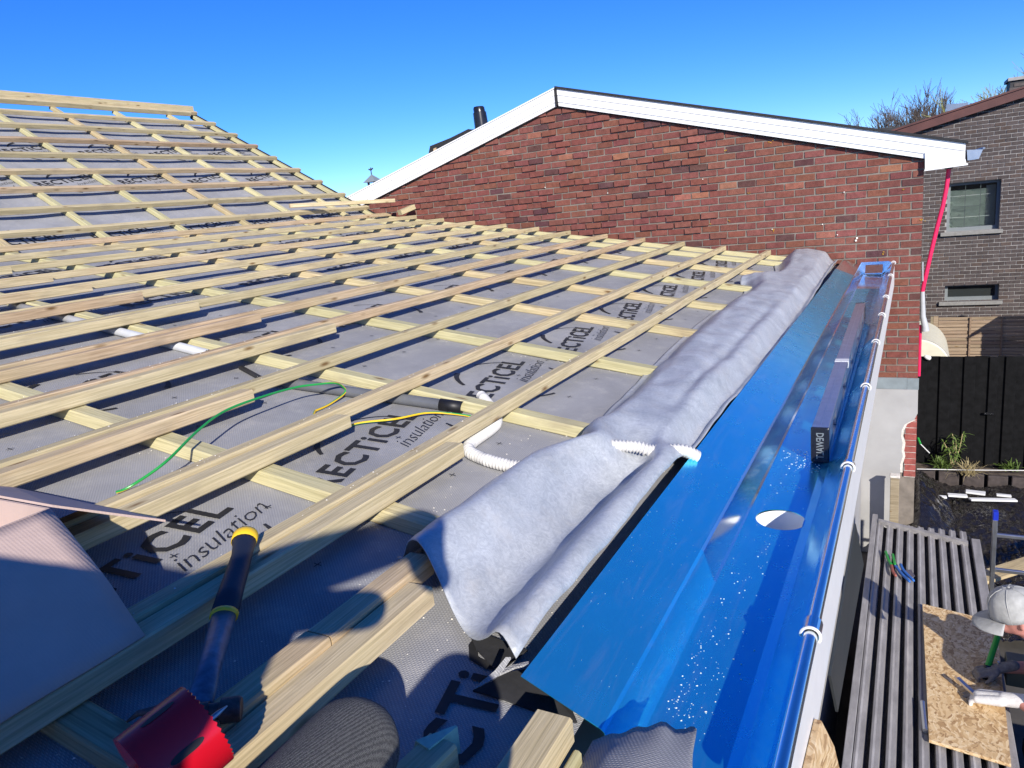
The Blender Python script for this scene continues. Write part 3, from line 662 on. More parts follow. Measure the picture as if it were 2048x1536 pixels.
# ------------------------------------------------------------------ far roof, trees, belfry
fr_ = thing('far_dark_roof', (-2, 30, GROUND), 'dark tiled roof showing above the white verge at far right', 'house')
a, b2, c2 = onY(1715, 266, 30), onY(1800, 262, 30), onY(1910, 225, 30)
mb = MB(); mb.slab([(a.x-1, 30, GROUND), (c2.x+4, 30, GROUND), (c2.x+4, 30, c2.z+.7), (b2.x, 30, onY(1800, 252, 30).z), (a.x, 30, onY(1740, 258, 30).z), (a.x-1, 30, a.z-.3)], (0, 6, 0)); mb.build('roof', M['slate'], fr_)
def bare_tree(name, base, H, spread, label, seed, mat, levels=6, nb_=4, twig=.009, lean=0, first=.31):
    rnd = random.Random(seed); root = thing(name, base, label, 'tree', 'bare trees on the skyline')
    tr = MB(); crown = MB()
    def seg(mbx, p, d, L, r0, r1, n):
        q = p+d*L; mid = p+d*L*.5+Vector((rnd.uniform(-1, 1), rnd.uniform(-1, 1), 0))*L*.05
        mbx.tube([p, mid, q], [r0, (r0+r1)/2, r1], n, cap=False); return q
    def grow(p, d, L, r, lv):
        q = seg(tr if lv < 1 else crown, p, d, L, r, max(r*.66, twig), 7 if lv < 1 else 3)
        if lv >= levels: return
        for k in range(nb_ if lv < 2 else rnd.choice((3, 3, 3, 2))):
            ax = Vector((rnd.gauss(0, 1), rnd.gauss(0, 1), rnd.gauss(.12, .3))).normalized()
            nd = (d+ax*spread*rnd.uniform(.5, 1.1)+Vector((0, 0, .10))).normalized()
            st = p+(q-p)*rnd.uniform(.45, 1.0) if lv else q-(q-p)*rnd.uniform(0, .35)
            grow(st, nd, L*rnd.uniform(.62, .86), max(r*.58, twig), lv+1)
    grow(Vector(base), Vector((lean, 0, 1)).normalized(), H*first, H*.022, 0)
    tr.build('trunk', mat, root); crown.build('crown', mat, root)
def tb(px, Y): v = onY(px, 500, Y); return Vector((v.x, Y, GROUND))
bare_tree('bare_tree', tb(1766, 46), 8.6, .66, 'tall bare round-crowned tree, largest on the skyline behind the grey house', 3, M['bark'], 6)
bare_tree('bare_tree', tb(1822, 50), 8.2, .5, 'thin bare tree just right of the largest skyline tree', 11, M['bark'], 6)
bare_tree('bare_tree', tb(1878, 52), 9.2, .46, 'bare tree with tall upright twigs beside the grey roof panel', 21, M['bark'], 6)
bare_tree('bare_tree', tb(1686, 56), 7.6, .62, 'low bare bush-like tree furthest left above the white verge', 31, M['bark'], 6)
bare_tree('willow_tree', tb(1985, 38), 7.4, .6, 'pale yellow-green willow behind the brown verge', 41, M['willow'], 6)
bare_tree('willow_tree', tb(2046, 42), 9.6, .6, 'green-tinged tree top behind the house chimney', 47, M['willow'], 6)
bare_tree('bare_tree', tb(722, 70), 6.9, .7, 'faint low bare tree at the foot of the far belfry', 51, M['bark'], 6, twig=.02)
sp = thing('belfry', Vector((onY(745, 372, 60).x, 60, GROUND)), 'small distant belfry with weathercock left of the white gable verge', 'belfry')
bz = onY(747, 366, 60).z; bx = onY(747, 366, 60).x
mb = MB(); mb.box((bx-.6, 59.5, GROUND), (bx+.6, 60.5, bz-.3)); mb.build('tower', M['concrete'], sp)
for s in (-.45, .3):
    mb = MB(); mb.box((bx+s, 59.6, bz-.35), (bx+s+.15, 59.8, bz+.15)); mb.build('post', M['slate'], sp)
mb = MB(); mb.add([(bx-.75, 59.3, bz+.1), (bx+.75, 59.3, bz+.1), (bx+.75, 60.7, bz+.1), (bx-.75, 60.7, bz+.1), (bx-.1, 60, bz+.85)], [(0, 1, 4), (1, 2, 4), (2, 3, 4), (3, 0, 4), (3, 2, 1, 0)]); mb.build('spire_roof', M['lead'], sp)
mb = MB(); mb.tube([(bx-.1, 60, bz+.8), (bx-.1, 60, bz+1.5)], .05, 6); mb.tube([(bx-.35, 60, bz+1.35), (bx-.1, 60, bz+1.25), (bx+.15, 60, bz+1.4)], .07, 6); mb.build('weathercock', M['slate'], sp)

# ------------------------------------------------------------------ zinc box gutter
gt = thing('box_gutter', (-.35, 4.5, -.97), 'shiny new zinc box gutter reflecting blue sky along the eave', 'gutter')
Y0, Y1 = .985, 7.93
prof = [(-.600, -.812), (-.452, -.880), (-.446, -.886), (-.424, -.960), (-.418, -.966), (-.262, -.972), (-.238, -.966), (-.222, -.945), (-.186, -.905), (-.178, -.892), (-.170, -.872)]
HX, HY, HR = -.325, 2.10, .070
def gz_(i): return prof[i]
mb = MB(); nY = 140; th = .003
def sm_(a, b, x): x = max(0, min(1, (x-a)/(b-a))); return x*x*(3-2*x)
def wav(Y, k): return .0016*mnoise.noise((Y*1.3, k*.6, 0))+.004*sm_(5.2, 7.0, Y)*math.sin(Y*6.5)*(1-sm_(7.2, 7.8, Y))
# flange, step, risers as strips along Y
for i in range(len(prof)-1):
    if i == 4: continue
    (xa, za), (xb, zb) = prof[i], prof[i+1]
    mb.grid(lambda u, v: (xa+(xb-xa)*u, Y0+(Y1-Y0)*v, za+(zb-za)*u+wav(Y0+(Y1-Y0)*v, i+u)), 1, nY)
# floor strip with the round outlet hole
(xa, za), (xb, zb) = prof[4], prof[5]
def fz(x): return za+(zb-za)*(x-xa)/(xb-xa)
def fw_(x, y): return fz(x)+wav(y, 4+(x-xa)/(xb-xa))
ya, yb = HY-.12, HY+.12
mb.grid(lambda u, v: (xa+(xb-xa)*u, Y0+(ya-Y0)*v, fw_(xa+(xb-xa)*u, Y0+(ya-Y0)*v)), 2, 14); mb.grid(lambda u, v: (xa+(xb-xa)*u, yb+(Y1-yb)*v, fw_(xa+(xb-xa)*u, yb+(Y1-yb)*v)), 2, 100)
n = 48; ring = []; rect = []
for k in range(n):
    a = 2*math.pi*k/n; c_, s_ = math.cos(a), math.sin(a); ring.append((HX+HR*c_, HY+HR*s_, fw_(HX+HR*c_, HY+HR*s_)))
    tx = ((xb-HX) if c_ > 0 else (xa-HX))/c_ if abs(c_) > 1e-6 else 1e9; ty = ((yb-HY) if s_ > 0 else (ya-HY))/s_ if abs(s_) > 1e-6 else 1e9
    tt = min(tx, ty); rect.append((HX+tt*c_, HY+tt*s_, fw_(HX+tt*c_, HY+tt*s_)))
mb.add(ring+rect, [(k, (k+1) % n, n+(k+1) % n, n+k) for k in range(n)])
for k in range(n):
    r0_, r1_ = rect[k], rect[(k+1) % n]
    if abs(r0_[0]-r1_[0]) > 1e-5 and abs(r0_[1]-r1_[1]) > 1e-5:
        cx_ = xb if max(r0_[0], r1_[0]) > HX else xa; cy_ = yb if max(r0_[1], r1_[1]) > HY else ya
        mb.add([r0_, (cx_, cy_, fw_(cx_, cy_)), r1_], [(0, 1, 2)])
tr_ = mb.build('trough', [M['zinc'], M['skyzinc']], gt, smooth=False, fix=False)
bm = bmesh.new(); bm.from_mesh(tr_.data); bmesh.ops.remove_doubles(bm, verts=bm.verts, dist=.0002)
bmesh.ops.recalc_face_normals(bm, faces=bm.faces)
if sum(f.normal.z*f.calc_area() for f in bm.faces) < 0: bmesh.ops.reverse_faces(bm, faces=bm.faces)
bm.to_mesh(tr_.data); bm.free()
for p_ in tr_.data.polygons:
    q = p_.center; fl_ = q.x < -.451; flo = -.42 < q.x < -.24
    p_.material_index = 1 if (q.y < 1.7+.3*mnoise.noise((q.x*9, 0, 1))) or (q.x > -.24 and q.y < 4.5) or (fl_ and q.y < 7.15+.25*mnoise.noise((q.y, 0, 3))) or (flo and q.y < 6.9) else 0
m_ = tr_.modifiers.new('sol', 'SOLIDIFY'); m_.thickness = .0015; m_.offset = -1
# corners of the floor patch that the fan leaves out
mb = MB(); mb.tube([(-.158, Y0-.06, -.866), (-.158, Y1, -.866)], .0135, 18); shade_auto(mb.build('rolled_bead', M['zinc'], gt))
mb = MB(); mb.slab([(-.452, Y1, -.883), (-.424, Y1, -.962), (-.262, Y1, -.974), (-.222, Y1, -.947), (-.172, Y1, -.868), (-.20, Y1, -.852), (-.44, Y1, -.852)], (0, .004, 0)); mb.build('end_plate', M['zinc'], gt)
mb = MB(); mb.slab([(-.40, Y1-.10, -.955), (-.25, Y1-.10, -.955), (-.25, Y1-.004, -.885), (-.40, Y1-.004, -.885)], (0, .0, .006)); mb.build('end_upstand', M['zinc'], gt)
for (px, py) in [(1787, 525), (1778, 553), (1765, 596), (1756, 632), (1748, 686), (1732, 775), (1700, 935), (1622, 1262)]:
    d = ray(px, py); Yc = d[1]*(-.87/d[2]); Yc = max(Y0+.1, min(Y1-.05, Yc))
    cl = MB()
    pts = [(-.158+.0165*math.cos(a), Yc, -.866+.0165*math.sin(a)) for a in [R_(q) for q in range(200, -75, -18)]]
    wd = .014 if py < 1200 else .022
    for (p0, p1) in zip(pts[:-1], pts[1:]):
        cl.hexa([(p0[0], Yc-wd, p0[2]), (p0[0], Yc+wd, p0[2]), (p1[0], Yc+wd, p1[2]), (p1[0], Yc-wd, p1[2])]+[(q[0]*1+(q[0]+.158)*.12, yy, q[2]+(q[2]+.866)*.12) for q, yy in ((p0, Yc-wd), (p0, Yc+wd), (p1, Yc+wd), (p1, Yc-wd))])
    c_o = cl.build('bead_clip', M['zinc'], gt)
    sl = MB(); sl.tube([(-.158+.0185*math.cos(a), Yc-wd-.002, -.866+.0185*math.sin(a)) for a in [R_(q) for q in range(190, -40, -15)]], .0030, 6); sl.build('clip_edge', M['offwhite'], c_o)
mb = MB(); mb.tube([(HX, HY, -.974), (HX, HY, -1.30)], HR+.004, 40, cap=False); ot = mb.build('added_white_tube', M['white'], gt, smooth=True); ot.modifiers.new('s', 'SOLIDIFY').thickness = .003  # white tube added to brighten the view down the hole
# sawdust in the gutter
mb = MB(); rnd = random.Random(5)
def speck(x, y, z, r):
    a = rnd.uniform(0, 6.28); vs = [(x+r*math.cos(a+q)*rnd.uniform(.6, 1.3), y+r*math.sin(a+q)*rnd.uniform(.6, 1.3), z) for q in (0, 1.57, 3.14, 4.71)]+[(x, y, z+r*.7)]
    mb.add(vs, [(0, 1, 4), (1, 2, 4), (2, 3, 4), (3, 0, 4), (3, 2, 1, 0)])
for k in range(260):
    q = rnd.random()
    if q < .62: Y = 1.08+abs(rnd.gauss(0, .26)); X = -.40+abs(rnd.gauss(0, .05))
    else: Y = rnd.uniform(1.05, 2.4); X = rnd.uniform(-.41, -.27)
    if (X-HX)**2+(Y-HY)**2 < (HR+.012)**2 or not -.416 < X < -.265: continue
    speck(X, Y, fz(X)+.0005, rnd.choice((.0006, .0007, .0008, .0010, .0013, .0022)))
for k in range(170):
    c0_ = rnd.choice(((-.245, 2.53, .025), (-.33, 2.62, .05))); X = c0_[0]+rnd.gauss(0, c0_[2]*.6); Y = c0_[1]+rnd.gauss(0, c0_[2]*1.4)
    if -.41 < X < -.265: speck(X, Y, fz(X)+.0005, rnd.choice((.001, .0015, .002, .003)))
for k in range(90):
    u = rnd.random(); Y = rnd.uniform(1.05, 2.2); speck(-.60+.148*u, Y, -.812-.068*u+.0012, rnd.choice((.0005, .0006, .0009)))
tag(mb.build('sawdust', M['dust'], None), 'pale sawdust specks scattered over the zinc gutter', 'sawdust', kind='stuff')

# ------------------------------------------------------------------ spirit level standing in the gutter
lv = thing('spirit_level', (-.27, 4.0, -.965), 'long grey box spirit level standing on edge in the gutter', 'spirit level')
la = Vector((-.268, 2.60, -.968)); lb = Vector((-.298, 5.35, -.968))
ld = (lb-la).normalized(); ls = ld.cross(Vector((0, 0, 1))).normalized()   # ls points to +X
LW, LH = .056, .125
def lp(u, s_, h): return la+ld*u+ls*s_+Vector((0, 0, h))
LL = (lb-la).length
mb = MB()
# top beam, bottom beam, and web with openings: side plates between openings
def lbox(mb, u0, u1, s0, s1, h0, h1): mb.hexa([lp(u0, s0, h0), lp(u1, s0, h0), lp(u1, s1, h0), lp(u0, s1, h0), lp(u0, s0, h1), lp(u1, s0, h1), lp(u1, s1, h1), lp(u0, s1, h1)])
lbox(mb, .012, LL-.012, -LW/2, LW/2, LH-.022, LH); lbox(mb, .012, LL-.012, -LW/2, LW/2, 0, .022)
cuts = [(.22, .38), (.72, .95), (1.28, 1.44), (1.85, 2.05), (2.40, 2.55)]; u = .012
for c0_, c1_ in cuts+[(LL-.012, None)]:
    lbox(mb, u, c0_, -LW/2+.003, LW/2-.003, .0225, LH-.0225); u = c1_
bevel(mb.build('body', M['levelgrey'] if 'levelgrey' in M else M['steel'], lv), .002)
mb = MB(); lbox(mb, -.004, .0115, -LW/2-.002, LW/2+.002, -.0, LH+.002); ec = mb.build('end_cap', M['blackgloss'], lv); bevel(ec, .004, 2)
mb = MB(); lbox(mb, LL-.0115, LL+.004, -LW/2-.002, LW/2+.002, 0, LH+.002); bevel(mb.build('end_cap', M['blackgloss'], lv), .004, 2)
vs, fs = textshape('DEWALT', .034, .0006); tw = max(v[0] for v in vs); mb = MB()
mb.add([lp(-.0048, -v[1]+.012, LH*.5+.048-v[0]*(.096/tw)) for v in vs], fs); mb.build('raised_lettering', M['frame'], ec, fix=False)
mb = MB(); lbox(mb, 1.02, 1.075, -LW/2-.001, LW/2+.001, LH-.03, LH+.0015); mb.build('vial_window', M['offwhite'], lv)
mb = MB(); lbox(mb, .02, LL-.02, -.0015, .0015, LH, LH+.0008); mb.build('centre_line', M['alu'], lv)

# ------------------------------------------------------------------ fleece apron draped over the eave timbers
ap = MB(); NU, NV = 46, 210
def sm(a, b, x): x = max(0, min(1, (x-a)/(b-a))); return x*x*(3-2*x)
def apron(u, v):
    Y = 1.0+6.93*v
    xl = -1.055-.03*math.sin(Y*1.7)-.05*sm(2.4, 3.4, Y)-.02*mnoise.noise((Y*2, 0, 0))
    xl -= .12*sm(5.6, 6.05, Y)*(1-sm(6.08, 6.3, Y))+.06*sm(6.8, 7.6, Y)
    xl += .10*math.exp(-((Y-2.02)/.10)**2)           # nick where the torn edge lifts
    xr = -.605-.012*math.sin(Y*1.1)-.03*sm(4, 8, Y)
    if Y < 1.28: Yn = Y+.27*(1-u)**1.1*(1.28-Y)/.28*1.0
    else: Yn = Y
    X = xl+(xr-xl)*u
    base = zl(X)+MEM+.006
    # dome over the starter battens, falling to the flange
    dome = .118*math.sin(math.pi*min(1, u/.86)**.62)**.75 if u < .86 else .118*0
    near = 1-sm(1.9, 2.35, Y)
    two = .128*math.exp(-((u-.30)/.24)**2)+.105*math.exp(-((u-.93)/.16)**2)
    one = .108*math.exp(-(max(0, abs(u-.52)-.16)/.22)**2)
    h = one*(1-near)+two*near
    h += .020*(1-near)*math.exp(-((u-.80)/.06)**2)-.014*(1-near)*math.exp(-((u-.68)/.05)**2)*sm(2.2, 3, Y)*(1-sm(4.2, 5.2, Y))
    h *= sm(-.02, .18, u)*.98+.02
    h = max(h, .055*sm(.85, 1.0, u))
    h += .070*sm(5.85, 6.05, Y)*(1-sm(6.1, 6.6, Y))*math.exp(-((u-.03)/.16)**2)+.030*sm(6.6, 7.4, Y)*math.exp(-((u-.55)/.3)**2)
    h += (.007*mnoise.noise((X*5, Y*2.2, 0))+.004*mnoise.noise((X*13, Y*7, 4))+.010*near*mnoise.noise((X*9, Y*5, 7))+.022*(abs(mnoise.noise((X*4+Y*1.5, Y*.9, 11)))-.2)+.012*abs(mnoise.noise((X*11+Y*3, Y*2.4, 5))))*sm(0, .2, u)
    h += .022*math.exp(-((Y-2.08)/.09)**2-((u-.86)/.14)**2)   # hump where the hose passes
    h += .006*(1-u)*abs(mnoise.noise((0, Y*4, 2)))
    return (X, Yn, base+h)
ap.grid(lambda v, u: apron(u, v), NV, NU)
apo = ap.build('fleece_apron', M['fleece'], None, smooth=True, fix=False); m_ = apo.modifiers.new('sol', 'SOLIDIFY'); m_.thickness = .0025; m_.offset = -1
tag(apo, 'crumpled pale grey fleece strip draped along the eave beside the gutter', 'fleece')
# ragged edge under apron and flange, its shadow put into the black colour
dr = thing('felt_scrap', roofp(1000, 1390, 0), 'torn edge under the near gutter end, painted black as if shaded', 'felt')
def felt_piece(name, pts, mat, n=(0, 0, .004)): mb = MB(); mb.slab(pts, n); return mb.build(name, mat, dr)
felt_piece('torn_edge_shadow', [roofp(946, 1384, -.036), roofp(1000, 1350, -.03), roofp(1060, 1340, -.03), roofp(1160, 1420, -.055), roofp(1158, 1452, -.05), roofp(1090, 1432, -.045), roofp(1010, 1402, -.04)], M['felt'])
felt_piece('torn_edge_shadow', [Vector((-.80, 1.12, zl(-.80)-.034)), roofp(952, 1300, -.036), roofp(988, 1338, -.034), roofp(1010, 1330, -.034), Vector((-.66, 1.12, zl(-.66)-.034))], M['felt'])
felt_piece('folded_tongue', [roofp(950, 1378, -.028), roofp(990, 1345, .0), roofp(1012, 1318, .03), roofp(1022, 1318, .03), roofp(1000, 1350, .0), roofp(985, 1362, -.02)], M['membrane'])
felt_piece('folded_tongue', [roofp(985, 1350, -.02), roofp(1030, 1332, .0), roofp(1058, 1326, .015), roofp(1058, 1331, .015), roofp(1030, 1338, .0), roofp(988, 1357, -.02)], M['membrane'])

# ------------------------------------------------------------------ conduits, pipes, earth wire
def spline(pts, n=12):
    P = [Vector(p) for p in pts]; out = []
    for i in range(len(P)-1):
        p0, p1, p2, p3 = P[max(i-1, 0)], P[i], P[i+1], P[min(i+2, len(P)-1)]
        for k in range(n):
            t_ = k/n; out.append(.5*((2*p1)+(p2-p0)*t_+(2*p0-5*p1+4*p2-p3)*t_*t_+(3*p1-p0-3*p2+p3)*t_**3))
    out.append(P[-1]); return out
def rp(px, py, off): return roofp(px, py, off)
hz = spline([(-1.50, 2.40, zl(-1.50)-.022), (-1.40, 2.30, zl(-1.40)-.022), rp(992, 848, -.022), rp(938, 892, -.022), rp(960, 915, -.022), rp(1030, 933, -.018), rp(1090, 930, .0), Vector((-.90, 1.98, zl(-.9)+.045)), Vector((-.76, 2.06, zl(-.76)+.055)), Vector((-.70, 2.08, zl(-.70)+.048)), Vector((-.62, 2.13, -.785)), Vector((-.58, 2.16, -.815))], 30)
mb = MB(); L = 0; rr = []; 
pp = [hz[0]]
for a_, b_ in zip(hz[:-1], hz[1:]):
    n_ = max(1, int((b_-a_).length/.0022))
    for k in range(1, n_+1): pp.append(a_+(b_-a_)*k/n_)
acc = 0
for i, p_ in enumerate(pp):
    if i: acc += (pp[i]-pp[i-1]).length
    rr.append(.0182+.0034*math.cos(acc/.0115*2*math.pi))
mb.tube(pp, rr, 14); ho = mb.build('conduit_hose', M['hosewhite'], smooth=True); tag(ho, 'white ribbed conduit hose bent over the membrane and under the fleece', 'conduit')
pA, pB = roofp(640, 775, -.022), roofp(925, 815, -.022)
pi = thing('dark_pipe', pA, 'dark grey plastic pipe lying under the battens beside the earth wire', 'pipe')
mb = MB(); mb.tube([pA-(pB-pA)*.35, pB-(pB-pA)*.13], .021, 20, cap=False); shade_auto(mb.build('pipe_body', M['darkpipe'], pi))
mb = MB(); mb.tube([pB-(pB-pA)*.15, pB], .0235, 20, cap=False); o = mb.build('socket_end', M['black'], pi, smooth=True); o.modifiers.new('s', 'SOLIDIFY').thickness = .002
gA, gB = Vector((-4.35, 2.235, zl(-4.35)-.024)), Vector((-2.79, 2.19, zl(-2.79)-.024))
pi = thing('grey_pipe', gA, 'light grey plastic tube running under the upper battens at left', 'pipe')
mb = MB(); mb.tube([gA, gB], .021, 20, cap=False); o = mb.build('pipe_body', M['greypipe'], pi, smooth=True); o.modifiers.new('s', 'SOLIDIFY').thickness = .002
mb = MB(); mb.tube([gB-(gB-gA)*.002, gB-(gB-gA)*.006], .0185, 16); mb.build('dark_bore', M['black'], pi)
o = plank('black_bar', roofp(482, 738, MEM+.003), roofp(522, 760, MEM+.003), .022, .015, M['ink']); tag(o, 'short black bar lying on the membrane above the earth wire', 'bar')
ew = thing('earth_wire', roofp(430, 850, MEM), 'green and yellow earth wire looped over the near battens', 'wire')
wp = spline([rp(232, 985, MEM+.01), rp(262, 972, MEM+.02), rp(330, 925, .03), rp(395, 862, .055), rp(450, 822, .062), rp(520, 795, .058), rp(590, 775, .045), rp(640, 768, .04), rp(668, 766, .035), rp(684, 772, .01), rp(690, 785, -.02), rp(660, 808, MEM+.008), rp(630, 822, MEM+.008)], 10)
wp2 = spline([rp(630, 822, MEM+.008), rp(625, 850, MEM+.008), rp(660, 862, MEM+.008), rp(720, 846, MEM+.012), rp(790, 838, MEM+.02), rp(850, 826, MEM+.02), rp(900, 827, MEM+.012), rp(960, 836, MEM+.008), rp(1000, 850, MEM+.008)], 10)
W_ = wp+wp2[1:]; g_ = MB(); y_ = MB(); rad = .0042; n = 10
t0 = (W_[1]-W_[0]).normalized(); u0 = t0.cross(Vector((0, 0, 1))).normalized(); rings = []
for i, p_ in enumerate(W_):
    t_ = (W_[min(i+1, len(W_)-1)]-W_[max(i-1, 0)]).normalized(); u0 = (u0-t_*u0.dot(t_)).normalized(); v0 = t_.cross(u0); tw_ = i*.05
    rings.append([p_+(u0*math.cos(2*math.pi*k/n+tw_)+v0*math.sin(2*math.pi*k/n+tw_))*rad for k in range(n)])
for i in range(len(W_)-1):
    for k in range(n):
        (y_ if k in (0, 1, 2) else g_).add([rings[i][k], rings[i][(k+1) % n], rings[i+1][(k+1) % n], rings[i+1][k]], [(0, 1, 2, 3)])
g_.build('green_insulation', M['greenwire'], ew, fix=False); y_.build('yellow_stripe', M['yellow'], ew, fix=False)

# ------------------------------------------------------------------ hammer
hm = thing('claw_hammer', roofp(400, 1390, .05), 'blue-shafted claw hammer with yellow pommel lying across the battens', 'hammer')
hA = roofp(402, 1395, .075); hB = roofp(494, 1068, .072)
hd = (hB-hA).normalized(); hL = (hB-hA).length; hs = hd.cross(Vector((.16, 0, 1))).normalized(); hu = hs.cross(hd).normalized()
def oval(mb, secs, n=18):
    secs = [(u_, a_*1.38, b_*1.25, s_) for u_, a_, b_, s_ in secs]    # secs: (u, halfwidth, halfheight, side offset)
    rings = [[hA+hd*u+hs*(a*math.cos(2*math.pi*k/n)+so_)+hu*(b__*math.sin(2*math.pi*k/n)) for k in range(n)] for u, a, b__, so_ in secs]
    vs = [v for r in rings for v in r]; fs = []
    for i in range(len(rings)-1):
        for k in range(n): fs.append((i*n+k, i*n+(k+1) % n, (i+1)*n+(k+1) % n, (i+1)*n+k))
    fs += [tuple(range(n-1, -1, -1)), tuple((len(rings)-1)*n+k for k in range(n))]; mb.add(vs, fs)
mb = MB(); oval(mb, [(-.02, .016, .012, 0), (.06, .014, .011, 0), (hL*.42, .0165, .012, 0)]); sh_ = mb.build('shaft', M['shaft'] if 'shaft' in M else M['steel'], hm, smooth=True)
mb = MB(); oval(mb, [(hL*.405, .0185, .0145, 0), (hL*.425, .0188, .0147, 0)]); mb.build('yellow_collar', M['yellow'], hm, smooth=True)
mb = MB(); oval(mb, [(hL*.425, .0185, .0145, 0), (hL*.55, .0178, .0145, 0), (hL*.70, .0165, .014, .002), (hL*.82, .0155, .0145, .002), (hL*.90, .017, .0155, 0), (hL*.935, .0195, .0165, -.002)]); mb.build('grip', M['navy'], hm, smooth=True)
mb = MB(); oval(mb, [(hL*.932, .0198, .0168, -.002), (hL*.985, .0205, .017, -.002), (hL*1.005, .018, .015, -.002), (hL*1.014, .010, .009, -.002)]); mb.build('pommel', M['yellow'], hm, smooth=True)
hc = hA-hd*.035
mb = MB(); mb.tube([hc-hs*.030, hc-hs*.026, hc+hs*.018], [.014, .017, .016], 16); mb.tube([hc+hs*.016, hc+hs*.034, hc+hs*.036, hc+hs*.062, hc+hs*.066], [.013, .013, .019, .0195, .017], 20); shade_auto(mb.build('head', M['rust'], hm))
mb = MB()
for s in (-1, 1): mb.tube([hc-hs*.026+hd*.006*s, hc-hs*.06+hd*.012*s+hu*.004, hc-hs*.088+hd*.015*s-hu*.004+hd*.004, hc-hs*.105+hd*.017*s-hu*.016], [.010, .0075, .005, .002], 8)
mb.build('claw', M['rust'], hm, smooth=True)
vs, fs = textshape('STANLEY', .013, .0004); tw = max(v[0] for v in vs); mb = MB()
mb.add([hA+hd*(.02+v[0]*.085/tw)+hs*(-.003-v[1]*.9+.002)+hu*.0118 for v in vs], fs); mb.build('stamped_lettering', M['yellow'], sh_, fix=False)

# ------------------------------------------------------------------ red hole saw
ax = Vector(CR*.62+CU*.44+CF*.65).normalized(); hc0 = Vector(ray(348, 1500)*.97)
hs_ = thing('hole_saw', hc0, 'red toothed hole saw cup lying at the bottom left', 'hole saw')
e1 = ax.orthogonal().normalized(); e2 = ax.cross(e1); HRr, HD = .061, .092
def cy(u, a, r): return hc0+ax*u+(e1*math.cos(a)+e2*math.sin(a))*r
mb = MB(); n = 120; u0_, u1_ = -HD*.5, HD*.5
# best slot angle faces the camera
vdir = Vector(-ray(352, 1492)).normalized(); sa = math.atan2(vdir.dot(e2), vdir.dot(e1))
for shell, rr_ in ((0, HRr), (1, HRr-.003)):
    pass
vs = []; fs = []
for k in range(n):
    a = 2*math.pi*k/n; tooth = (k % 3)*.0014
    vs += [cy(u0_, a, HRr), cy(u1_+tooth, a, HRr), cy(u1_+tooth, a, HRr-.003), cy(u0_+.004, a, HRr-.003)]
for k in range(n):
    j = (k+1) % n; fs += [(4*k, 4*j, 4*j+1, 4*k+1), (4*k+1, 4*j+1, 4*j+2, 4*k+2), (4*k+2, 4*j+2, 4*j+3, 4*k+3)]
fs.append(tuple(4*k for k in range(n))); fs.append(tuple(4*k+3 for k in reversed(range(n)))); mb.add(vs, fs); shade_auto(mb.build('cup', M['red'], hs_))
for da in (.35, 2.4, -1.7):
    mb = MB(); pts = []
    for q in range(16):
        b__ = 2*math.pi*q/16; du = .019*math.cos(b__)+(.010 if math.cos(b__) > 0 else -.010); dv = .0052*math.sin(b__)
        pts.append(cy(du*.8+.004, sa+da*.55+dv/HRr, HRr+.0006))
    mb.add(pts, [tuple(range(16))]); mb.build('slot', M['black'], hs_, fix=False)
mb = MB(); mb.tube([hc0+ax*(u0_-.03), hc0+ax*(u0_-.002)], .017, 6); mb.tube([hc0+ax*(u0_-.09), hc0+ax*(u0_-.03)], .010, 6); mb.build('arbor', M['rust'], hs_)
mb = MB(); mb.tube([hc0+ax*(u0_), hc0+ax*(u1_+.02), hc0+ax*(u1_+.035)], [.004, .004, .001], 8); mb.build('pilot_drill', M['steel'], hs_)

# ------------------------------------------------------------------ cardboard box
YC = .75
T = onY(100, 1016, YC); Bc = roofp(290, 1270, .062); Bc = Vector((Bc.x, Bc.y, Bc.z))
bx_ = thing('cardboard_box', Vector((T.x-.2, .3, zl(T.x-.2)+.05)), 'open brown cardboard box with flaps out at the lower left', 'box')
cy0 = -.25; zb_ = zl(T.x)+.055
def cb(name, q, nrm): mb = MB(); mb.slab(q, Vector(nrm).normalized()*.005); return mb.build(name, M['card'], bx_)
# right flap folded outwards and down
def flap_pt(a, bq): # a along -Y, bq from hinge to lip
    hinge = Vector((T.x, YC-a, T.z)); lip = Vector((Bc.x, Bc.y-a*1.02, Bc.z)); p_ = hinge+(lip-hinge)*bq
    bow = .012*math.sin(math.pi*bq)+.004*mnoise.noise((a*8, bq*4, 1)); return p_+Vector((.5, 0, .7))*bow
mb = MB(); mb.grid(lambda u, v: flap_pt(u*1.0, v), 26, 12); fo = mb.build('flap', M['card'], bx_, smooth=True, fix=False); m_ = fo.modifiers.new('s', 'SOLIDIFY'); m_.thickness = .005
tip = onY(331, 1044, YC+.20)
cb('flap', [T+Vector((0, .004, 0)), tip, tip+Vector((-.62, 0, .02)), T+Vector((-.62, .004, .0))], (0, .3, 1))
cb('side_panel', [Vector((T.x, YC, T.z)), Vector((T.x, cy0, T.z)), Vector((T.x, cy0, zb_)), Vector((T.x, YC, zb_))], (-1, 0, 0))
cb('side_panel', [Vector((T.x-.006, YC, T.z)), Vector((T.x-.62, YC, T.z)), Vector((T.x-.62, YC, zl(T.x-.62)+.055)), Vector((T.x-.006, YC, zb_))], (0, -1, 0))
cb('side_panel', [Vector((T.x-.62, YC, T.z)), Vector((T.x-.62, cy0, T.z)), Vector((T.x-.62, cy0, zl(T.x-.62)+.055)), Vector((T.x-.62, YC, zl(T.x-.62)+.055))], (1, 0, 0))
cb('base_panel', [Vector((T.x, YC, zb_-.002)), Vector((T.x, cy0, zb_-.002)), Vector((T.x-.62, cy0, zl(T.x-.62)+.053)), Vector((T.x-.62, YC, zl(T.x-.62)+.053))], (0, 0, 1))

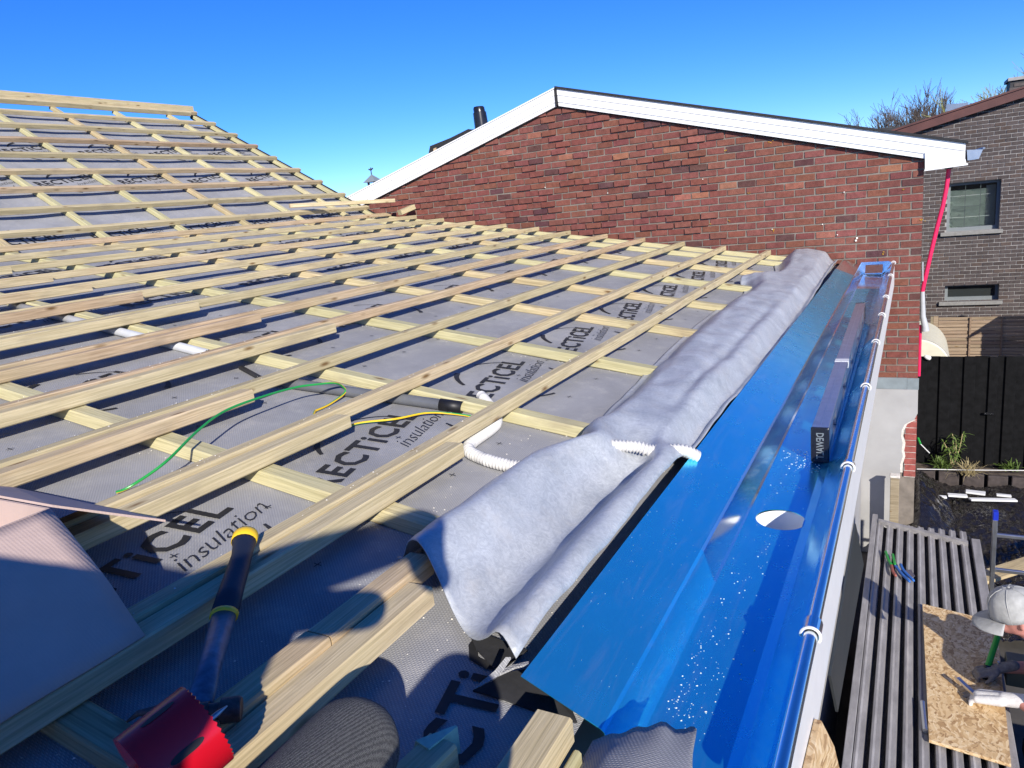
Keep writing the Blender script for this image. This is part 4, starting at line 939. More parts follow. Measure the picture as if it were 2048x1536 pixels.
# ------------------------------------------------------------------ timber ends, fleece corner and chipboard at the bottom edge
o = plank('eave_timber', Vector((-.497, .905, zl(-.497)+.005)), Vector((-.497, -1.2, zl(-.497)+.005)), .066, .048, M['batten']); tag(o, 'sawn timber length along the eave at the near gutter end', 'timber')
o = plank('split_lath', Vector((-.448, .88, zl(-.45)-.03)), Vector((-.452, -.6, zl(-.45)-.03)), .014, .055, M['cbatten']); tag(o, 'thin pale split lath against the eave timber', 'lath')
o = plank('green_end_stake', Vector((-.628, .775, zl(-.628)+.0)), Vector((-.70, .20, zl(-.70)-.006)), .058, .045, M['cbatten']); tag(o, 'short timber offcut with green dipped end beside the grey knee', 'timber offcut')
mb = MB(); p_ = Vector((-.628, .775, zl(-.628)+.001)); d_ = (Vector((-.628, .775, 0))-Vector((-.70, .20, 0))).normalized(); s_v = Vector((d_.y, -d_.x, 0))
mb.hexa([p_+d_*.003+s_v*a+Vector((0, 0, h)) for a, h in ((-.0305, -.001), (.0305, -.001))]+[p_-d_*.05+s_v*a+Vector((0, 0, h)) for a, h in ((.0305, -.001), (-.0305, -.001))]+[p_+d_*.003+s_v*a+Vector((0, 0, .047)) for a in (-.0305, .0305)]+[p_-d_*.028+s_v*.0305+Vector((0, 0, .047)), p_-d_*.002-s_v*.0305+Vector((0, 0, .047))])
mb.build('green_tip', M['mint'] if 'mint' in M else M['greenpaint'], o)
def fcp(u, v):
    p0 = Vector((-.445, .935, -.865)); p1 = Vector((-.285, .985, -.835)); q0 = Vector((-.44, .45, -.80)); q1 = Vector((-.16, .50, -.80))
    a = p0+(p1-p0)*u; b__ = q0+(q1-q0)*u; r = a+(b__-a)*v
    r = r+Vector((.035*mnoise.noise((v*3, 1, u))*(u > .8), .03*mnoise.noise((u*5, 3, 0))*(1 if v < .1 else 0), 0))
    return r+Vector((0, 0, .018*math.sin(math.pi*u)+.016*mnoise.noise((u*3, v*3, 2))))
mb = MB(); mb.grid(lambda u, v: fcp(u, v), 20, 24); fc = mb.build('membrane_corner', M['membrane'], smooth=True, fix=False); m_ = fc.modifiers.new('s', 'SOLIDIFY'); m_.thickness = .002
tag(fc, 'grey membrane corner lying over the near end of the gutter', 'membrane')
a = onX(1643, 1440, -.135); mb = MB(); p1_ = onX(1667, 1490, -.118)
mb.slab([a, p1_, onX(1690, 1580, -.118), onX(1600, 1640, -.135), onX(1626, 1520, -.135)], (-.014, 0, 0)); tag(bevel(mb.build('chipboard_offcut', M['osb']), .002), 'pointed chipboard offcut standing below the white fascia', 'chipboard')
dp = MB(); dp.slab([(-.147, 2.40, -1.095), (-.147, 1.57, -1.095), (-.150, 1.80, -1.36), (-.138, 2.72, -1.40)], (.006, 0, 0)); tag(dp.build('hanging_sheet', M['grp']), 'dark grey glossy sheet hanging below the white fascia', 'sheet')

# ------------------------------------------------------------------ sawdust and shavings on the roof
mb = MB(); rnd = random.Random(15)
for k in range(900):
    if rnd.random() < .6:
        Yc_ = rnd.choice(CBY[2:6]); X = rnd.uniform(-3.2, -1.0); Y = Yc_+rnd.choice((-1, 1))*(.034+abs(rnd.gauss(0, .03))); z = memz(X, Y)+.003
    else: X = rnd.uniform(-1.2, -.66); Y = rnd.uniform(.7, 2.2); z = memz(X, Y)+.003
    speck(X, Y, z, rnd.choice((.0012, .0016, .002, .003)))
for k in range(520):
    kb = rnd.randint(1, 6); X = BX[kb]-rnd.uniform(.004, .046); Y = abs(rnd.gauss(1.2, 1.6))+.2; speck(X, Y, zl(X)+.0015+.0465, rnd.choice((.001, .0015, .002, .003)))
tag(mb.build('wood_dust', M['dust'], None), 'pale sawdust and shavings strewn over membrane and battens', 'sawdust', kind='stuff')

# ------------------------------------------------------------------ back garden: bed, black fence, slatted fence, tank
BED = -3.70
bd = thing('raised_bed', (1.2, 10.0, GROUND), 'raised bed edged with dark upright sleepers before the black fence', 'raised bed')
mb = MB(); mb.grid(lambda u, v: (.05+4.0*u, 9.93+.55*v, BED+.02*mnoise.noise((u*20, v*4, 0))), 60, 10); mb.build('soil', M['soil'], bd, smooth=True)
xs = [onY(px, 960, 9.9).x for px in (1785, 1826, 1873, 1921, 1971, 2019, 2067, 2115, 2163, 2211)]
for xa, xb in zip(xs[:-1], xs[1:]):
    mb = MB(); mb.box((xa+.018, 9.86, GROUND), (xb-.018, 9.93, BED+random.uniform(.0, .02))); bevel(mb.build('sleeper', M['sleeper'], bd), .008)
mb = MB(); mb.box((xs[0]+.02, 9.932, GROUND), (xs[-1], 9.95, BED-.02)); mb.build('backing', M['dark'], bd)
FY = 10.17
fe = thing('black_fence', (1.2, FY, BED), 'tall black board fence with latch behind the raised bed', 'fence')
edges = [1818, 1832, 1853, 1876, 1900, 1924, 1949, 1974, 1994, 2006, 2030, 2056, 2080, 2104, 2128, 2152, 2176, 2200]
for i, (a, b__) in enumerate(zip(edges[:-1], edges[1:])):
    x0 = onY(a, 800, FY).x; x1 = onY(b__, 800, FY).x; ft = onY((a+b__)/2, 713+random.uniform(-1, 1), FY).z
    mb = MB(); mb.box((x0+(.006 if i % 2 else -.012), FY-(.026 if i % 2 else .0), GROUND+.2), (x1-(.006 if i % 2 else -.012), FY+.02-(.024 if i % 2 else 0), ft)); bevel(mb.build('board', M['fence'], fe), .004)
for z in (-3.45, -2.5):
    mb = MB(); mb.box((onY(1842, 800, FY).x, FY+.03, z), (2.4, FY+.07, z+.08)); mb.build('rail', M['fence'], fe)
mb = MB(); mb.box(onY(1968, 829, FY-.05), onY(1988, 825, FY-.03)); mb.build('latch', M['blackgloss'], fe)
o = MB(); c = onY(1855, 715, FY-.05); o.tube([c+Vector((-.035, 0, .02)), c+Vector((-.02, 0, .012)), c+Vector((0, 0, 0)), c+Vector((.03, 0, -.012)), c+Vector((.038, 0, -.014))], [.012, .022, .028, .026, .010], 12); tag(o.build('white_cap', M['offwhite'], smooth=True), 'small white lamp cap on top of the black fence', 'lamp')
SY = 14.0
sf = thing('slatted_fence', (1.5, SY, GROUND), 'weathered brown slatted fence panel below the grey house windows', 'fence')
top = onY(1950, 634, SY).z; z = top; x0 = onY(1876, 660, SY).x
k = 0
while z > GROUND+.1:
    mb = MB(); hgt = .052; mb.box((x0, SY-.010*(k % 2), z-hgt), (3.6, SY+.014-.010*(k % 2), z)); bevel(mb.build('slat', M['slatwood'] if 'slatwood' in M else M['oldwood'], sf), .004); z -= .058; k += 1
for px in (1871, 1940, 2004, 2072, 2140):
    x = onY(px, 660, SY).x; wd = .035 if px < 1880 else .012
    mb = MB(); mb.box((x-wd, SY-.035, GROUND), (x+wd, SY-.018, top+.03 if px < 1880 else top)); mb.build('post', M['slatwood'] if 'slatwood' in M else M['oldwood'], sf)
mb = MB(); mb.box((onY(1862, 660, SY).x-.01, SY-.03, GROUND), (onY(1862, 660, SY).x+.03, SY+.02, top+.02)); mb.build('post', M['oldwood'], sf)
tk = thing('cream_tank', (.05, 12.6, GROUND), 'cream rounded tank top between the gable corner and slatted fence', 'tank')
TR = .43; tcx, tcz = .09, -2.84
mb = MB(); prof_ = [(0, TR*.0+.001), (0, TR*.96), (.02, TR), (1.5, TR), (1.55, TR*.9), (1.6, .001)]; n = 40; vs = []; fs = []
for (yy, r) in prof_:
    for q in range(n): a = 2*math.pi*q/n; vs.append((tcx+r*math.cos(a), 11.6+yy, tcz+r*1.08*math.sin(a)))
for i in range(len(prof_)-1):
    for q in range(n): fs.append((i*n+q, i*n+(q+1) % n, (i+1)*n+(q+1) % n, (i+1)*n+q))
mb.add(vs, fs); shade_auto(mb.build('drum', M['cream'], tk))
mb = MB(); mb.tube([(tcx+(TR+.004)*math.cos(q*math.pi/20), 11.64, tcz+(TR+.004)*1.08*math.sin(q*math.pi/20)) for q in range(41)], .006, 6); mb.build('rim_seam', M['concrete'], tk)
for s in (.15, 1.3):
    mb = MB(); mb.box((tcx-.38, 11.6+s, GROUND), (tcx+.38, 11.75+s, tcz-TR*.8)); mb.build('cradle', M['concrete'], tk)
sh = thing('shadow_shed', (3.3, 13, GROUND), 'unseen shed added off to the right to shade the slatted fence', 'shed')  # invented building, added only to cast the diagonal fence shadow
mb = MB(); mb.prism([(2.35, 0, GROUND), (2.35, 0, -1.68), (3.4, 0, -1.1), (4.4, 0, -1.68), (4.4, 0, GROUND)], (0, 12.3, 0), (0, 13.7, 0)); mb.build('wall', M['oldwood'], sh)
mb = MB(); mb.slab([(2.22, 12.2, -1.78), (3.4, 12.2, -1.08), (3.4, 13.8, -1.08), (2.22, 13.8, -1.78)], (0, 0, .05)); mb.slab([(3.402, 12.2, -1.08), (4.55, 12.2, -1.78), (4.55, 13.8, -1.78), (3.402, 13.8, -1.08)], (0, 0, .05)); mb.build('roof', M['felt'], sh)
# plants
def blades(name, base, n, L, spread, wd, mat, label, cat, seed, droop=.5, group=None):
    rnd = random.Random(seed); mb = MB()
    for k in range(n):
        az = rnd.uniform(0, 6.28); el = rnd.uniform(.5, 1.45); l = L*rnd.uniform(.55, 1.1); d = Vector((math.cos(az)*math.cos(el), math.sin(az)*math.cos(el), math.sin(el)))*spread+Vector((0, 0, 1-spread))
        d.normalize(); p = Vector(base)+Vector((rnd.gauss(0, .03), rnd.gauss(0, .03), 0)); sd = d.cross(Vector((0, 0, 1)));
        sd = sd.normalized() if sd.length > .01 else Vector((1, 0, 0)); vs = []; m_ = 6
        for i in range(m_+1):
            t_ = i/m_; q = p+d*l*t_+Vector((0, 0, -droop*l*t_*t_*rnd.uniform(.8, 1.1))); w_ = wd*(1-t_)**.7*(.5+t_ if t_ < .5 else 1)+.0006; vs += [q-sd*w_, q+sd*w_]
        mb.add(vs, [(2*i, 2*i+1, 2*i+3, 2*i+2) for i in range(m_)])
    root = thing(name, base, label, cat, group); mb.build('leaves', mat, root, fix=False); return root
def bp(px, py): return onZ(px, py, BED+.01)
pl = blades('strappy_plant', bp(1886, 938), 120, .30, .8, .008, M['grass'], 'bushy bright green strappy plant by the exposed bricks', 'plant', 2)
pl = thing('leafy_shrub', bp(1908, 940), 'taller leafy green stem leaning right before the black fence', 'plant')
st_ = MB(); lf = MB(); rnd = random.Random(4)
for k, (px, py) in enumerate([(1905, 868), (1912, 880), (1925, 868), (1897, 895), (1888, 885)]):
    b0 = bp(1903, 940); tp = onY(px, py, b0.y+.02); md = b0+(tp-b0)*.5+Vector((.02, 0, .02)); sp_ = spline([b0, md, tp], 8); st_.tube(sp_, .005, 5)
    for q in range(26):
        p = sp_[rnd.randint(7, len(sp_)-1)]; az = rnd.uniform(0, 6.28); d = Vector((math.cos(az), math.sin(az), rnd.uniform(-.5, .5))).normalized(); l = rnd.uniform(.07, .14); s2 = d.cross(Vector((0, 0, 1))).normalized()*.009
        lf.add([p, p+d*l*.5+s2, p+d*l+Vector((0, 0, -.03)), p+d*l*.5-s2], [(0, 1, 2, 3)])
st_.build('stem', M['drygrass'], pl); lf.build('leaves', M['grass'], pl, fix=False)
blades('dry_grass', bp(1936, 950), 110, .36, .85, .004, M['drygrass'], 'tuft of dry pale grass on the raised bed right of the shrub', 'plant', 6, .55)
blades('dark_plant', bp(2020, 940), 70, .22, .9, .012, M['grass'], 'low dark leafy plant at the far right of the raised bed', 'plant', 9, .4)
hb = MB(); hb.tube([onY(1836, 875, 9.9), onY(1841, 888, 9.9)], .012, 8); o = thing('garden_tool', onZ(1860, 915, BED), 'green-handled garden tool leaning on the exposed brick end', 'garden tool'); hb.build('green_handle', M['greenpaint'], o)
hb = MB(); hb.tube([onY(1841, 888, 9.9), onY(1859, 906, 9.98)], .006, 6); hb.build('shaft', M['offwhite'], o)
sl = MB(); sl.tube([onY(1834, 938, 9.75), onY(1940, 940, 9.80), onY(2060, 941, 9.84), onY(2200, 943, 9.84)], .005, 6); tag(sl.build('string_line', M['offwhite']), 'taut white string line stretched along the raised bed', 'string')
po = thing('wooden_post', onY(1790, 990, 7.78), 'short squared wooden post standing against the grey render', 'post'); px0 = onY(1781, 950, 7.78); px1 = onY(1799, 950, 7.78)
mb = MB(); mb.box((px0.x, 7.72, GROUND), (px1.x, 7.80, px0.z-.01)); bevel(mb.build('shaft', M['oldwood'], po), .004)
mb = MB(); mb.box((px0.x-.006, 7.714, px0.z-.009), (px1.x+.006, 7.806, px0.z+.015)); bevel(mb.build('mortar_cap', M['plasteredge'], po), .006)
# plastic sheet
def sheet(u, v):
    X = -.22+2.6*u; Y = 6.45+3.36*v
    z = GROUND+.10+.16*mnoise.noise((X*.9, Y*.8, 1))+.05*mnoise.noise((X*3, Y*3, 5))+.055*abs(mnoise.noise((X*6, Y*6, 3)))+.040*abs(mnoise.noise((X*15, Y*13, 3)))+.018*abs(mnoise.noise((X*33, Y*30, 8)))
    z += .34*max(0, 1-abs(X-.13)/.34)*sm(7.0, 8.6, Y)*(1-.55*sm(9.0, 9.8, Y)) if X > -.2 else 0
    return (X, Y, max(z, GROUND+.02))
mb = MB(); mb.grid(sheet, 210, 260); o = mb.build('plastic_sheet', M['plastic'], smooth=True, fix=False); tag(o, 'wrinkled glossy black plastic sheet spread over the ground behind the trailer', 'plastic sheet')
for (pa, pb, wd, lab) in [((1868, 994), (1893, 996), .028, 'leftmost short white strip on the black plastic'), ((1896, 991), (1934, 994), .040, 'white broken strip just right of the leftmost one on the plastic'), ((1941, 1000), (2031, 1002), .034, 'longest white strip lying across the black plastic'), ((1932, 984), (1970, 989), .046, 'tilted pale strip lying behind the longest white strip'), ((1993, 991), (2022, 994), .026, 'small pale strip at the right end of the white strips')]:
    zz = -3.70; a, b__ = onZ(*pa, zz), onZ(*pb, zz); mb = MB(); d = (b__-a); s2 = Vector((-d.y, d.x, 0)).normalized()*wd
    mb.slab([a-s2*1.0, b__-s2*.9+d*.03, b__+s2, a+s2*.8-d*.04], (0, 0, .02)); tag(bevel(mb.build('plaster_strip', M['white']), .003), lab, 'white strip', 'white strips on the plastic')
mb = MB(); a, b__ = onY(1950, 1142, 7.1), onY(2090, 1075, 7.1); d = b__-a
o = plank('scaffold_plank', Vector((.50, 6.95, -3.64)), Vector((1.5, 7.75, -3.50)), .17, .03, M['cbatten']); tag(o, 'yellow timber plank lying on the plastic behind the ladder', 'plank')
# ladder
la_ = thing('ladder', (.9, 6.6, GROUND), 'aluminium ladder with blue rail cap standing behind the capped worker', 'ladder')
rt = onY(1992, 1022, 6.6)
for dx in (0, .42):
    mb = MB(); mb.box((rt.x-.018+dx, 6.57, GROUND), (rt.x+.014+dx, 6.63, rt.z-.07)); bevel(mb.build('rail', M['alu'], la_), .003)
    mb = MB(); mb.box((rt.x-.021+dx, 6.567, rt.z-.071), (rt.x+.017+dx, 6.633, rt.z+.0)); bevel(mb.build('rail_cap', M['bluecap'], la_), .004)
z = onY(1992, 1070, 6.6).z
while z > GROUND+.1:
    mb = MB(); mb.box((rt.x+.015, 6.585, z-.015), (rt.x+.40, 6.615, z+.015)); bevel(mb.build('rung', M['alu'], la_), .004); z -= .31

# ------------------------------------------------------------------ corrugated-topped trailer used as a bench
ZP = -3.0
tl = thing('corrugated_bench', (.14, 5.2, GROUND), 'low lean-to topped with grey corrugated sheet below the gutter', 'corrugated roof')
xl_, xr_ = -.252, .505; yN, yF = 2.4, 6.66
n = 9; wv = (xr_-.03-xl_-.03)/n; pr_ = [(xl_+.03, ZP-.05)]
for k in range(n):
    x = xl_+.03+k*wv; pr_ += [(x+.004, ZP-.006), (x+wv*.20, ZP-.002), (x+wv*.34, ZP-.010), (x+wv*.62, ZP-.010), (x+wv*.74, ZP-.055), (x+wv*.985, ZP-.055)]
mb = MB(); vs = []
ny = 40
for j in range(ny+1):
    Y = yN+(yF-yN)*j/ny; vs += [(x, Y, z+.002*mnoise.noise((x*7, Y*2, 0))) for x, z in pr_]
m_ = len(pr_); fs = [(j*m_+i, j*m_+i+1, (j+1)*m_+i+1, (j+1)*m_+i) for j in range(ny) for i in range(m_-1)]; mb.add(vs, fs)
mb.build('corrugated_sheet', M['corr'], tl, fix=False)
mb = MB()
for k in range(n):     # uneven black strips laid in the valleys
    x = xl_+.03+k*wv; mb.grid(lambda u, v: (x+wv*(.72+.27*u)+.004*mnoise.noise((v*40+k, u, 0)), yN+(yF-yN)*v, ZP-.046+.010*mnoise.noise((v*60, u*2+k, 3))), 3, 120)
tag(mb.build('valley_fill', M['felt'], tl, fix=False), kind='stuff')
mb = MB(); mb.box((xl_-.012, yN, ZP-.11), (xl_+.030, yF+.14, ZP+.012)); bevel(mb.build('edge_trim', M['corr'], tl), .003)
mb = MB(); mb.box((xr_-.03, yN, ZP-.11), (xr_+.030, yF-.15, ZP+.006)); bevel(mb.build('edge_trim', M['corr'], tl), .003)
mb = MB(); q0, q1 = onZ(1757, 1043, ZP), onZ(1936, 1088, ZP); mb.hexa([q0+Vector((0, -.02, -.02)), q1+Vector((0, -.02, -.02)), q1+Vector((0, .02, -.02)), q0+Vector((0, .02, -.02)), q0+Vector((0, -.02, .02)), q1+Vector((0, -.02, .02)), q1+Vector((0, .02, .02)), q0+Vector((0, .02, .02))]); mb.build('end_bar', M['corr'], tl)
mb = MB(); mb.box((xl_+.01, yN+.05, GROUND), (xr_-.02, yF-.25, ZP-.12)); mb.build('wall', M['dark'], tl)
os_ = MB(); cz = ZP+.006; os_.slab([onZ(1845, 1212, cz), onZ(1858, 1485, cz), onZ(2022, 1535, cz), onZ(1992, 1248, cz)], (0, 0, .018)); o = os_.build('chipboard_sheet', M['osb']); tag(o, 'pale chipboard sheet lying on the corrugated roof before the worker', 'chipboard')
mb = MB(); q0, q1 = onZ(1845, 1405, ZP+.012), onZ(1851, 1462, ZP+.012); mb.tube([q0, q1], .015, 12); tag(shade_auto(mb.build('steel_rod', M['alu'])), 'short steel tube under the left edge of the chipboard', 'tube')
# snips
sn = thing('tin_snips', onZ(1790, 1135, ZP), 'pair of tin snips with green and blue grips on the corrugated roof', 'snips')
def sz(px, py, h=.02): return onZ(px, py, ZP+h)
for pts, mt, nm in (([(1771, 1102), (1776, 1118), (1783, 1130)], 'greenpaint', 'grip'), ([(1785, 1108), (1787, 1118), (1790, 1130)], 'greenpaint', 'grip'), ([(1783, 1130), (1786, 1143), (1792, 1152)], 'redgrip', 'jaw'), ([(1790, 1131), (1802, 1146), (1820, 1164)], 'bluegrip', 'grip'), ([(1801, 1128), (1808, 1142), (1828, 1162)], 'bluegrip', 'grip')):
    mb = MB(); s_p = spline([sz(*q) for q in pts], 6); mb.tube(s_p, [.008]+[.011]*(len(s_p)-2)+[.007], 8); mb.build(nm, M.get(mt, M['bluecap']), sn, smooth=True)
mb = MB(); mb.slab([sz(1808, 1142, .012), sz(1815, 1156, .012), sz(1830, 1153, .012), sz(1822, 1140, .012)], (0, 0, .005)); mb.build('blade', M['steel'], sn)

# ------------------------------------------------------------------ people
def capsules(caps, voxel, smooth_it=6):
    mb = MB()
    for p0, r0, p1, r1 in caps:
        p0 = Vector(p0); p1 = Vector(p1); d = p1-p0; L = d.length
        if L < 1e-6: d = Vector((0, 0, 1)); L = 0
        d = d.normalized(); pts = []; rd = []
        for a in (-1, -.9, -.6, -.25): pts.append(p0+d*r0*a); rd.append(max(.0005, r0*math.sqrt(max(0, 1-a*a))))
        pts.append(p0); rd.append(r0); pts.append(p1+d*1e-5); rd.append(r1)
        for a in (.25, .6, .9, 1): pts.append(p1+d*r1*a); rd.append(max(.0005, r1*math.sqrt(max(0, 1-a*a))))
        mb.tube(pts, rd, 16)
    me = bpy.data.meshes.new('tmp'); me.from_pydata(mb.v, [], mb.f); o = bpy.data.objects.new('tmp', me); COL.objects.link(o)
    bm = bmesh.new(); bm.from_mesh(me); bmesh.ops.recalc_face_normals(bm, faces=bm.faces); bm.to_mesh(me); bm.free()
    r = o.modifiers.new('r', 'REMESH'); r.mode = 'VOXEL'; r.voxel_size = voxel
    s = o.modifiers.new('s', 'SMOOTH'); s.iterations = smooth_it; s.factor = .5
    bpy.context.view_layer.update()
    out = bpy.data.meshes.new_from_object(o.evaluated_get(bpy.context.evaluated_depsgraph_get()))
    bpy.data.objects.remove(o); bpy.data.meshes.remove(me)
    out.polygons.foreach_set('use_smooth', [True]*len(out.polygons)); return out
def paint(me, mats, fn):
    for m_ in mats: me.materials.append(m_)
    me.polygons.foreach_set('material_index', [fn(p.center) for p in me.polygons])
# --- worker in the yard
HD_ = Vector(onZ(2028, 1222, -2.47)); W0 = Vector((.93, 4.30, GROUND))
wk = thing('person', W0, 'worker in pale grey cap and blue clothes holding a metal strip over the chipboard', 'person')
hand = Vector(onZ(1998, 1392, ZP+.06)); wrist = Vector(onZ(2040, 1402, ZP+.11)); neck = HD_+Vector((.11, -.01, -.13)); sh1 = Vector((.76, 4.08, -2.66)); sh2 = Vector((.80, 4.55, -2.66)); pel = Vector((.98, 4.30, -3.05))
hand2 = Vector(onZ(1986, 1338, ZP+.09)); el1 = Vector((.74, 4.10, -2.92)); el2 = Vector((.80, 4.66, -2.90)); ch_ = Vector((.82, 4.32, -2.74))
caps = [(HD_+Vector((0, 0, .0)), .088, HD_+Vector((.02, 0, -.06)), .078), (HD_+Vector((-.05, -.01, -.075)), .045, HD_+Vector((-.02, -.0, -.09)), .05), (HD_+Vector((-.096, -.012, -.035)), .016, HD_+Vector((-.088, -.012, -.06)), .02),
        (HD_+Vector((.03, -.09, -.02)), .018, HD_+Vector((.035, -.09, -.05)), .016), (HD_+Vector((.03, .09, -.02)), .018, HD_+Vector((.035, .09, -.05)), .016),
        (HD_+Vector((.03, 0, -.06)), .058, neck, .062), (neck, .065, ch_, .13), (sh1, .085, sh2, .085), (ch_, .16, pel, .15), (sh1+Vector((.03, .06, -.08)), .12, pel, .13), (sh2+Vector((.03, -.06, -.08)), .12, pel, .13),
        (sh1, .068, el1, .046), (el1, .046, wrist, .033), (sh2, .068, el2, .046), (el2, .045, hand2+Vector((.06, .02, .01)), .033),
        (pel+Vector((0, -.1, -.02)), .10, Vector((.93, 4.18, -3.48)), .07), (Vector((.93, 4.18, -3.48)), .07, Vector((.96, 4.16, GROUND+.09)), .05), (pel+Vector((0, .1, -.02)), .10, Vector((.95, 4.44, -3.48)), .07), (Vector((.95, 4.44, -3.48)), .07, Vector((.98, 4.46, GROUND+.09)), .05),
        (Vector((.98, 4.16, GROUND+.045)), .045, Vector((.80, 4.15, GROUND+.040)), .04), (Vector((1.0, 4.46, GROUND+.045)), .045, Vector((.82, 4.46, GROUND+.040)), .04)]
me = capsules(caps, .011, 5)
def wm_(c):
    if c.z < GROUND+.10: return 2
    if c.z > neck.z-.01 and (c-HD_).length < .26: return 0
    for e, w_ in ((el1, wrist), (el2, hand2)):
        d = w_-e; t_ = (c-e).dot(d)/d.length_squared
        if t_ > .02 and (c-(e+d*min(1, t_))).length < .07: return 0
    return 1
paint(me, [M['skin'], M['bluecloth'], M['darkcloth']], wm_); link('body', me, wk)
# eyes and brows are under the brim; hair at the nape
# cap: crown and curved brim
cp = MB(); n = 32; cc = HD_+Vector((0, 0, .012)); R0 = .116
tilt = Matrix.Rotation(R_(-16), 3, 'Y')
def capv(a, h, r): v = tilt @ Vector((r*math.cos(a)*1.08, r*math.sin(a)*.96, h)); return cc+v+Vector((0, 0, 0))
rows_ = [(-.035, R0*.99), (-.005, R0*1.01), (.035, R0*.99), (.07, R0*.91), (.10, R0*.76), (.120, R0*.52), (.130, R0*.25), (.133, .004)]; vs = []; fs = []
for (h, r) in rows_:
    for q in range(n): a = 2*math.pi*q/n; rr2 = r*(1+.050*mnoise.noise((math.cos(a)*2.0, math.sin(a)*2.0, h*16))+.022*mnoise.noise((math.cos(a)*5, math.sin(a)*5, h*40))-.010*abs(math.cos(3*a))**12); vs.append(capv(a, h, rr2))
for i in range(len(rows_)-1):
    for q in range(n): fs.append((i*n+q, i*n+(q+1) % n, (i+1)*n+(q+1) % n, (i+1)*n+q))
cp.add(vs, fs); hat = cp.build('cap_crown', M['cap'], wk, smooth=True, fix=False); m_ = hat.modifiers.new('s', 'SOLIDIFY'); m_.thickness = .002
cp = MB()
def brim(u, v):
    a = math.pi+(u-.5)*2.35; r = R0*1.0+.088*v*math.cos((u-.5)*2.5)**.6; return capv(a, -.033-.020*v-.030*(2*u-1)**2*v, r)
cp.grid(lambda u, v: brim(.04+.92*u, v), 28, 8); br = cp.build('cap_brim', M['cap'], hat, smooth=True, fix=False); m_ = br.modifiers.new('s', 'SOLIDIFY'); m_.thickness = .003
cp = MB(); cp.tube([capv(0, .131, .004), capv(0, .140, .004)], [.008, .005], 8); cp.build('cap_button', M['cap'], hat)
for q in range(6):
    a = q*math.pi/3+.3; cp = MB(); cp.tube([capv(a, h+.001, r*1.012) for h, r in rows_[:-1]], .0022, 5); cp.build('cap_seam', M['cap'], hat)
# gloved hand holding the strip
def hand_mesh(base, fwd, upv, size, curls, thumb_side=1):
    f = Vector(fwd).normalized(); s = f.cross(Vector(upv)).normalized(); u = s.cross(f).normalized(); caps = []
    P = lambda a, b__, c_: base+(f*a+s*b__+u*c_)*size
    caps += [(P(-.10, 0, 0), .030*size, P(-.01, 0, 0), .030*size), (P(0, -.022, 0), .022*size, P(.085, -.030, .002), .017*size), (P(0, .022, 0), .022*size, P(.085, .030, .002), .017*size), (P(0, 0, .002), .024*size, P(.088, 0, .006), .019*size), (P(0, .01, 0), .02*size, P(.085, -.012, .004), .018*size)]
    for k, (off, ln) in enumerate(((-.033, .062), (-.012, .076), (.011, .082), (.032, .074))):
        p0 = P(.085, off, .003); ang = curls[k]; seg = ln*.45; d1 = f*math.cos(ang*.5)-u*math.sin(ang*.5); p1 = p0+d1*seg*size; d2 = f*math.cos(ang*1.3)-u*math.sin(ang*1.3); p2 = p1+d2*seg*.75*size; d3 = f*math.cos(ang*1.9)-u*math.sin(ang*1.9); p3 = p2+d3*seg*.5*size
        caps += [(p0, .0105*size, p1, .0098*size), (p1, .0098*size, p2, .009*size), (p2, .009*size, p3, .0078*size)]
    t0 = P(.005, .032*thumb_side, -.004); t1 = P(.045, .058*thumb_side, -.018); t2 = P(.078, .062*thumb_side, -.028)
    caps += [(t0, .017*size, t1, .0125*size), (t1, .0122*size, t2, .0095*size)]
    return caps, (f, s, u)
fw = (Vector(onZ(1932, 1390, ZP+.045))-wrist).normalized()
hcaps, (hf, hs2, hu2) = hand_mesh(wrist+fw*.085, fw, (0, .1, 1), 1.32, (.9, .7, .35, .25), 1)
me = capsules(hcaps, .0035, 4)
gb0 = wrist+fw*.085
paint(me, [M['glove'], M['greytip'], M['greenpaint']], lambda c: 1 if (c-gb0).dot(hf) > .155 else (2 if (c-gb0).dot(hf) < -.112 else 0)); link('glove', me, wk)
h2f = (Vector(onZ(1975, 1352, ZP+.05))-hand2-Vector((.06, .02, .01)))
hcaps, ax2 = hand_mesh(hand2+Vector((.01, .0, .0)), (-1, -.25, -.35), (0, 0, 1), 1.0, (1.1, 1.2, 1.2, 1.1), -1)
me = capsules(hcaps, .004, 4); paint(me, [M['greytip']], lambda c: 0); link('glove', me, wk)
mb = MB(); s0, s1 = onZ(1914, 1356, ZP+.075), onZ(1952, 1392, ZP+.055); d = (s1-s0).normalized(); s2 = Vector((-d.y, d.x, 0)).normalized()*.016
mb.slab([s0-s2, s1-s2, s1+s2, s0+s2], (0, 0, .004)); mb.slab([s0-s2+Vector((0, 0, .0045)), s1-s2+Vector((0, 0, .0045)), s1-s2*.85+Vector((0, 0, .0045)), s0-s2*.85+Vector((0, 0, .0045))], (0, 0, .012)); tag(mb.build('metal_strip', M['alu']), 'thin aluminium strip in the gloved fingers of the capped worker', 'metal strip')
gc = thing('green_clamp', onZ(1985, 1345, ZP+.02), 'green-handled clamp tool between the grey cap and the glove', 'clamp')
g0, g1 = onZ(2003, 1250, -2.72), onZ(1976, 1332, ZP+.10)
mb = MB(); mb.tube([g0, g1], .017, 14); shade_auto(mb.build('handle', M['greenpaint'], gc))
mb = MB(); mb.tube([g0+(g0-g1)*.05, g0], .019, 12); mb.build('end_plug', M['black'], gc)
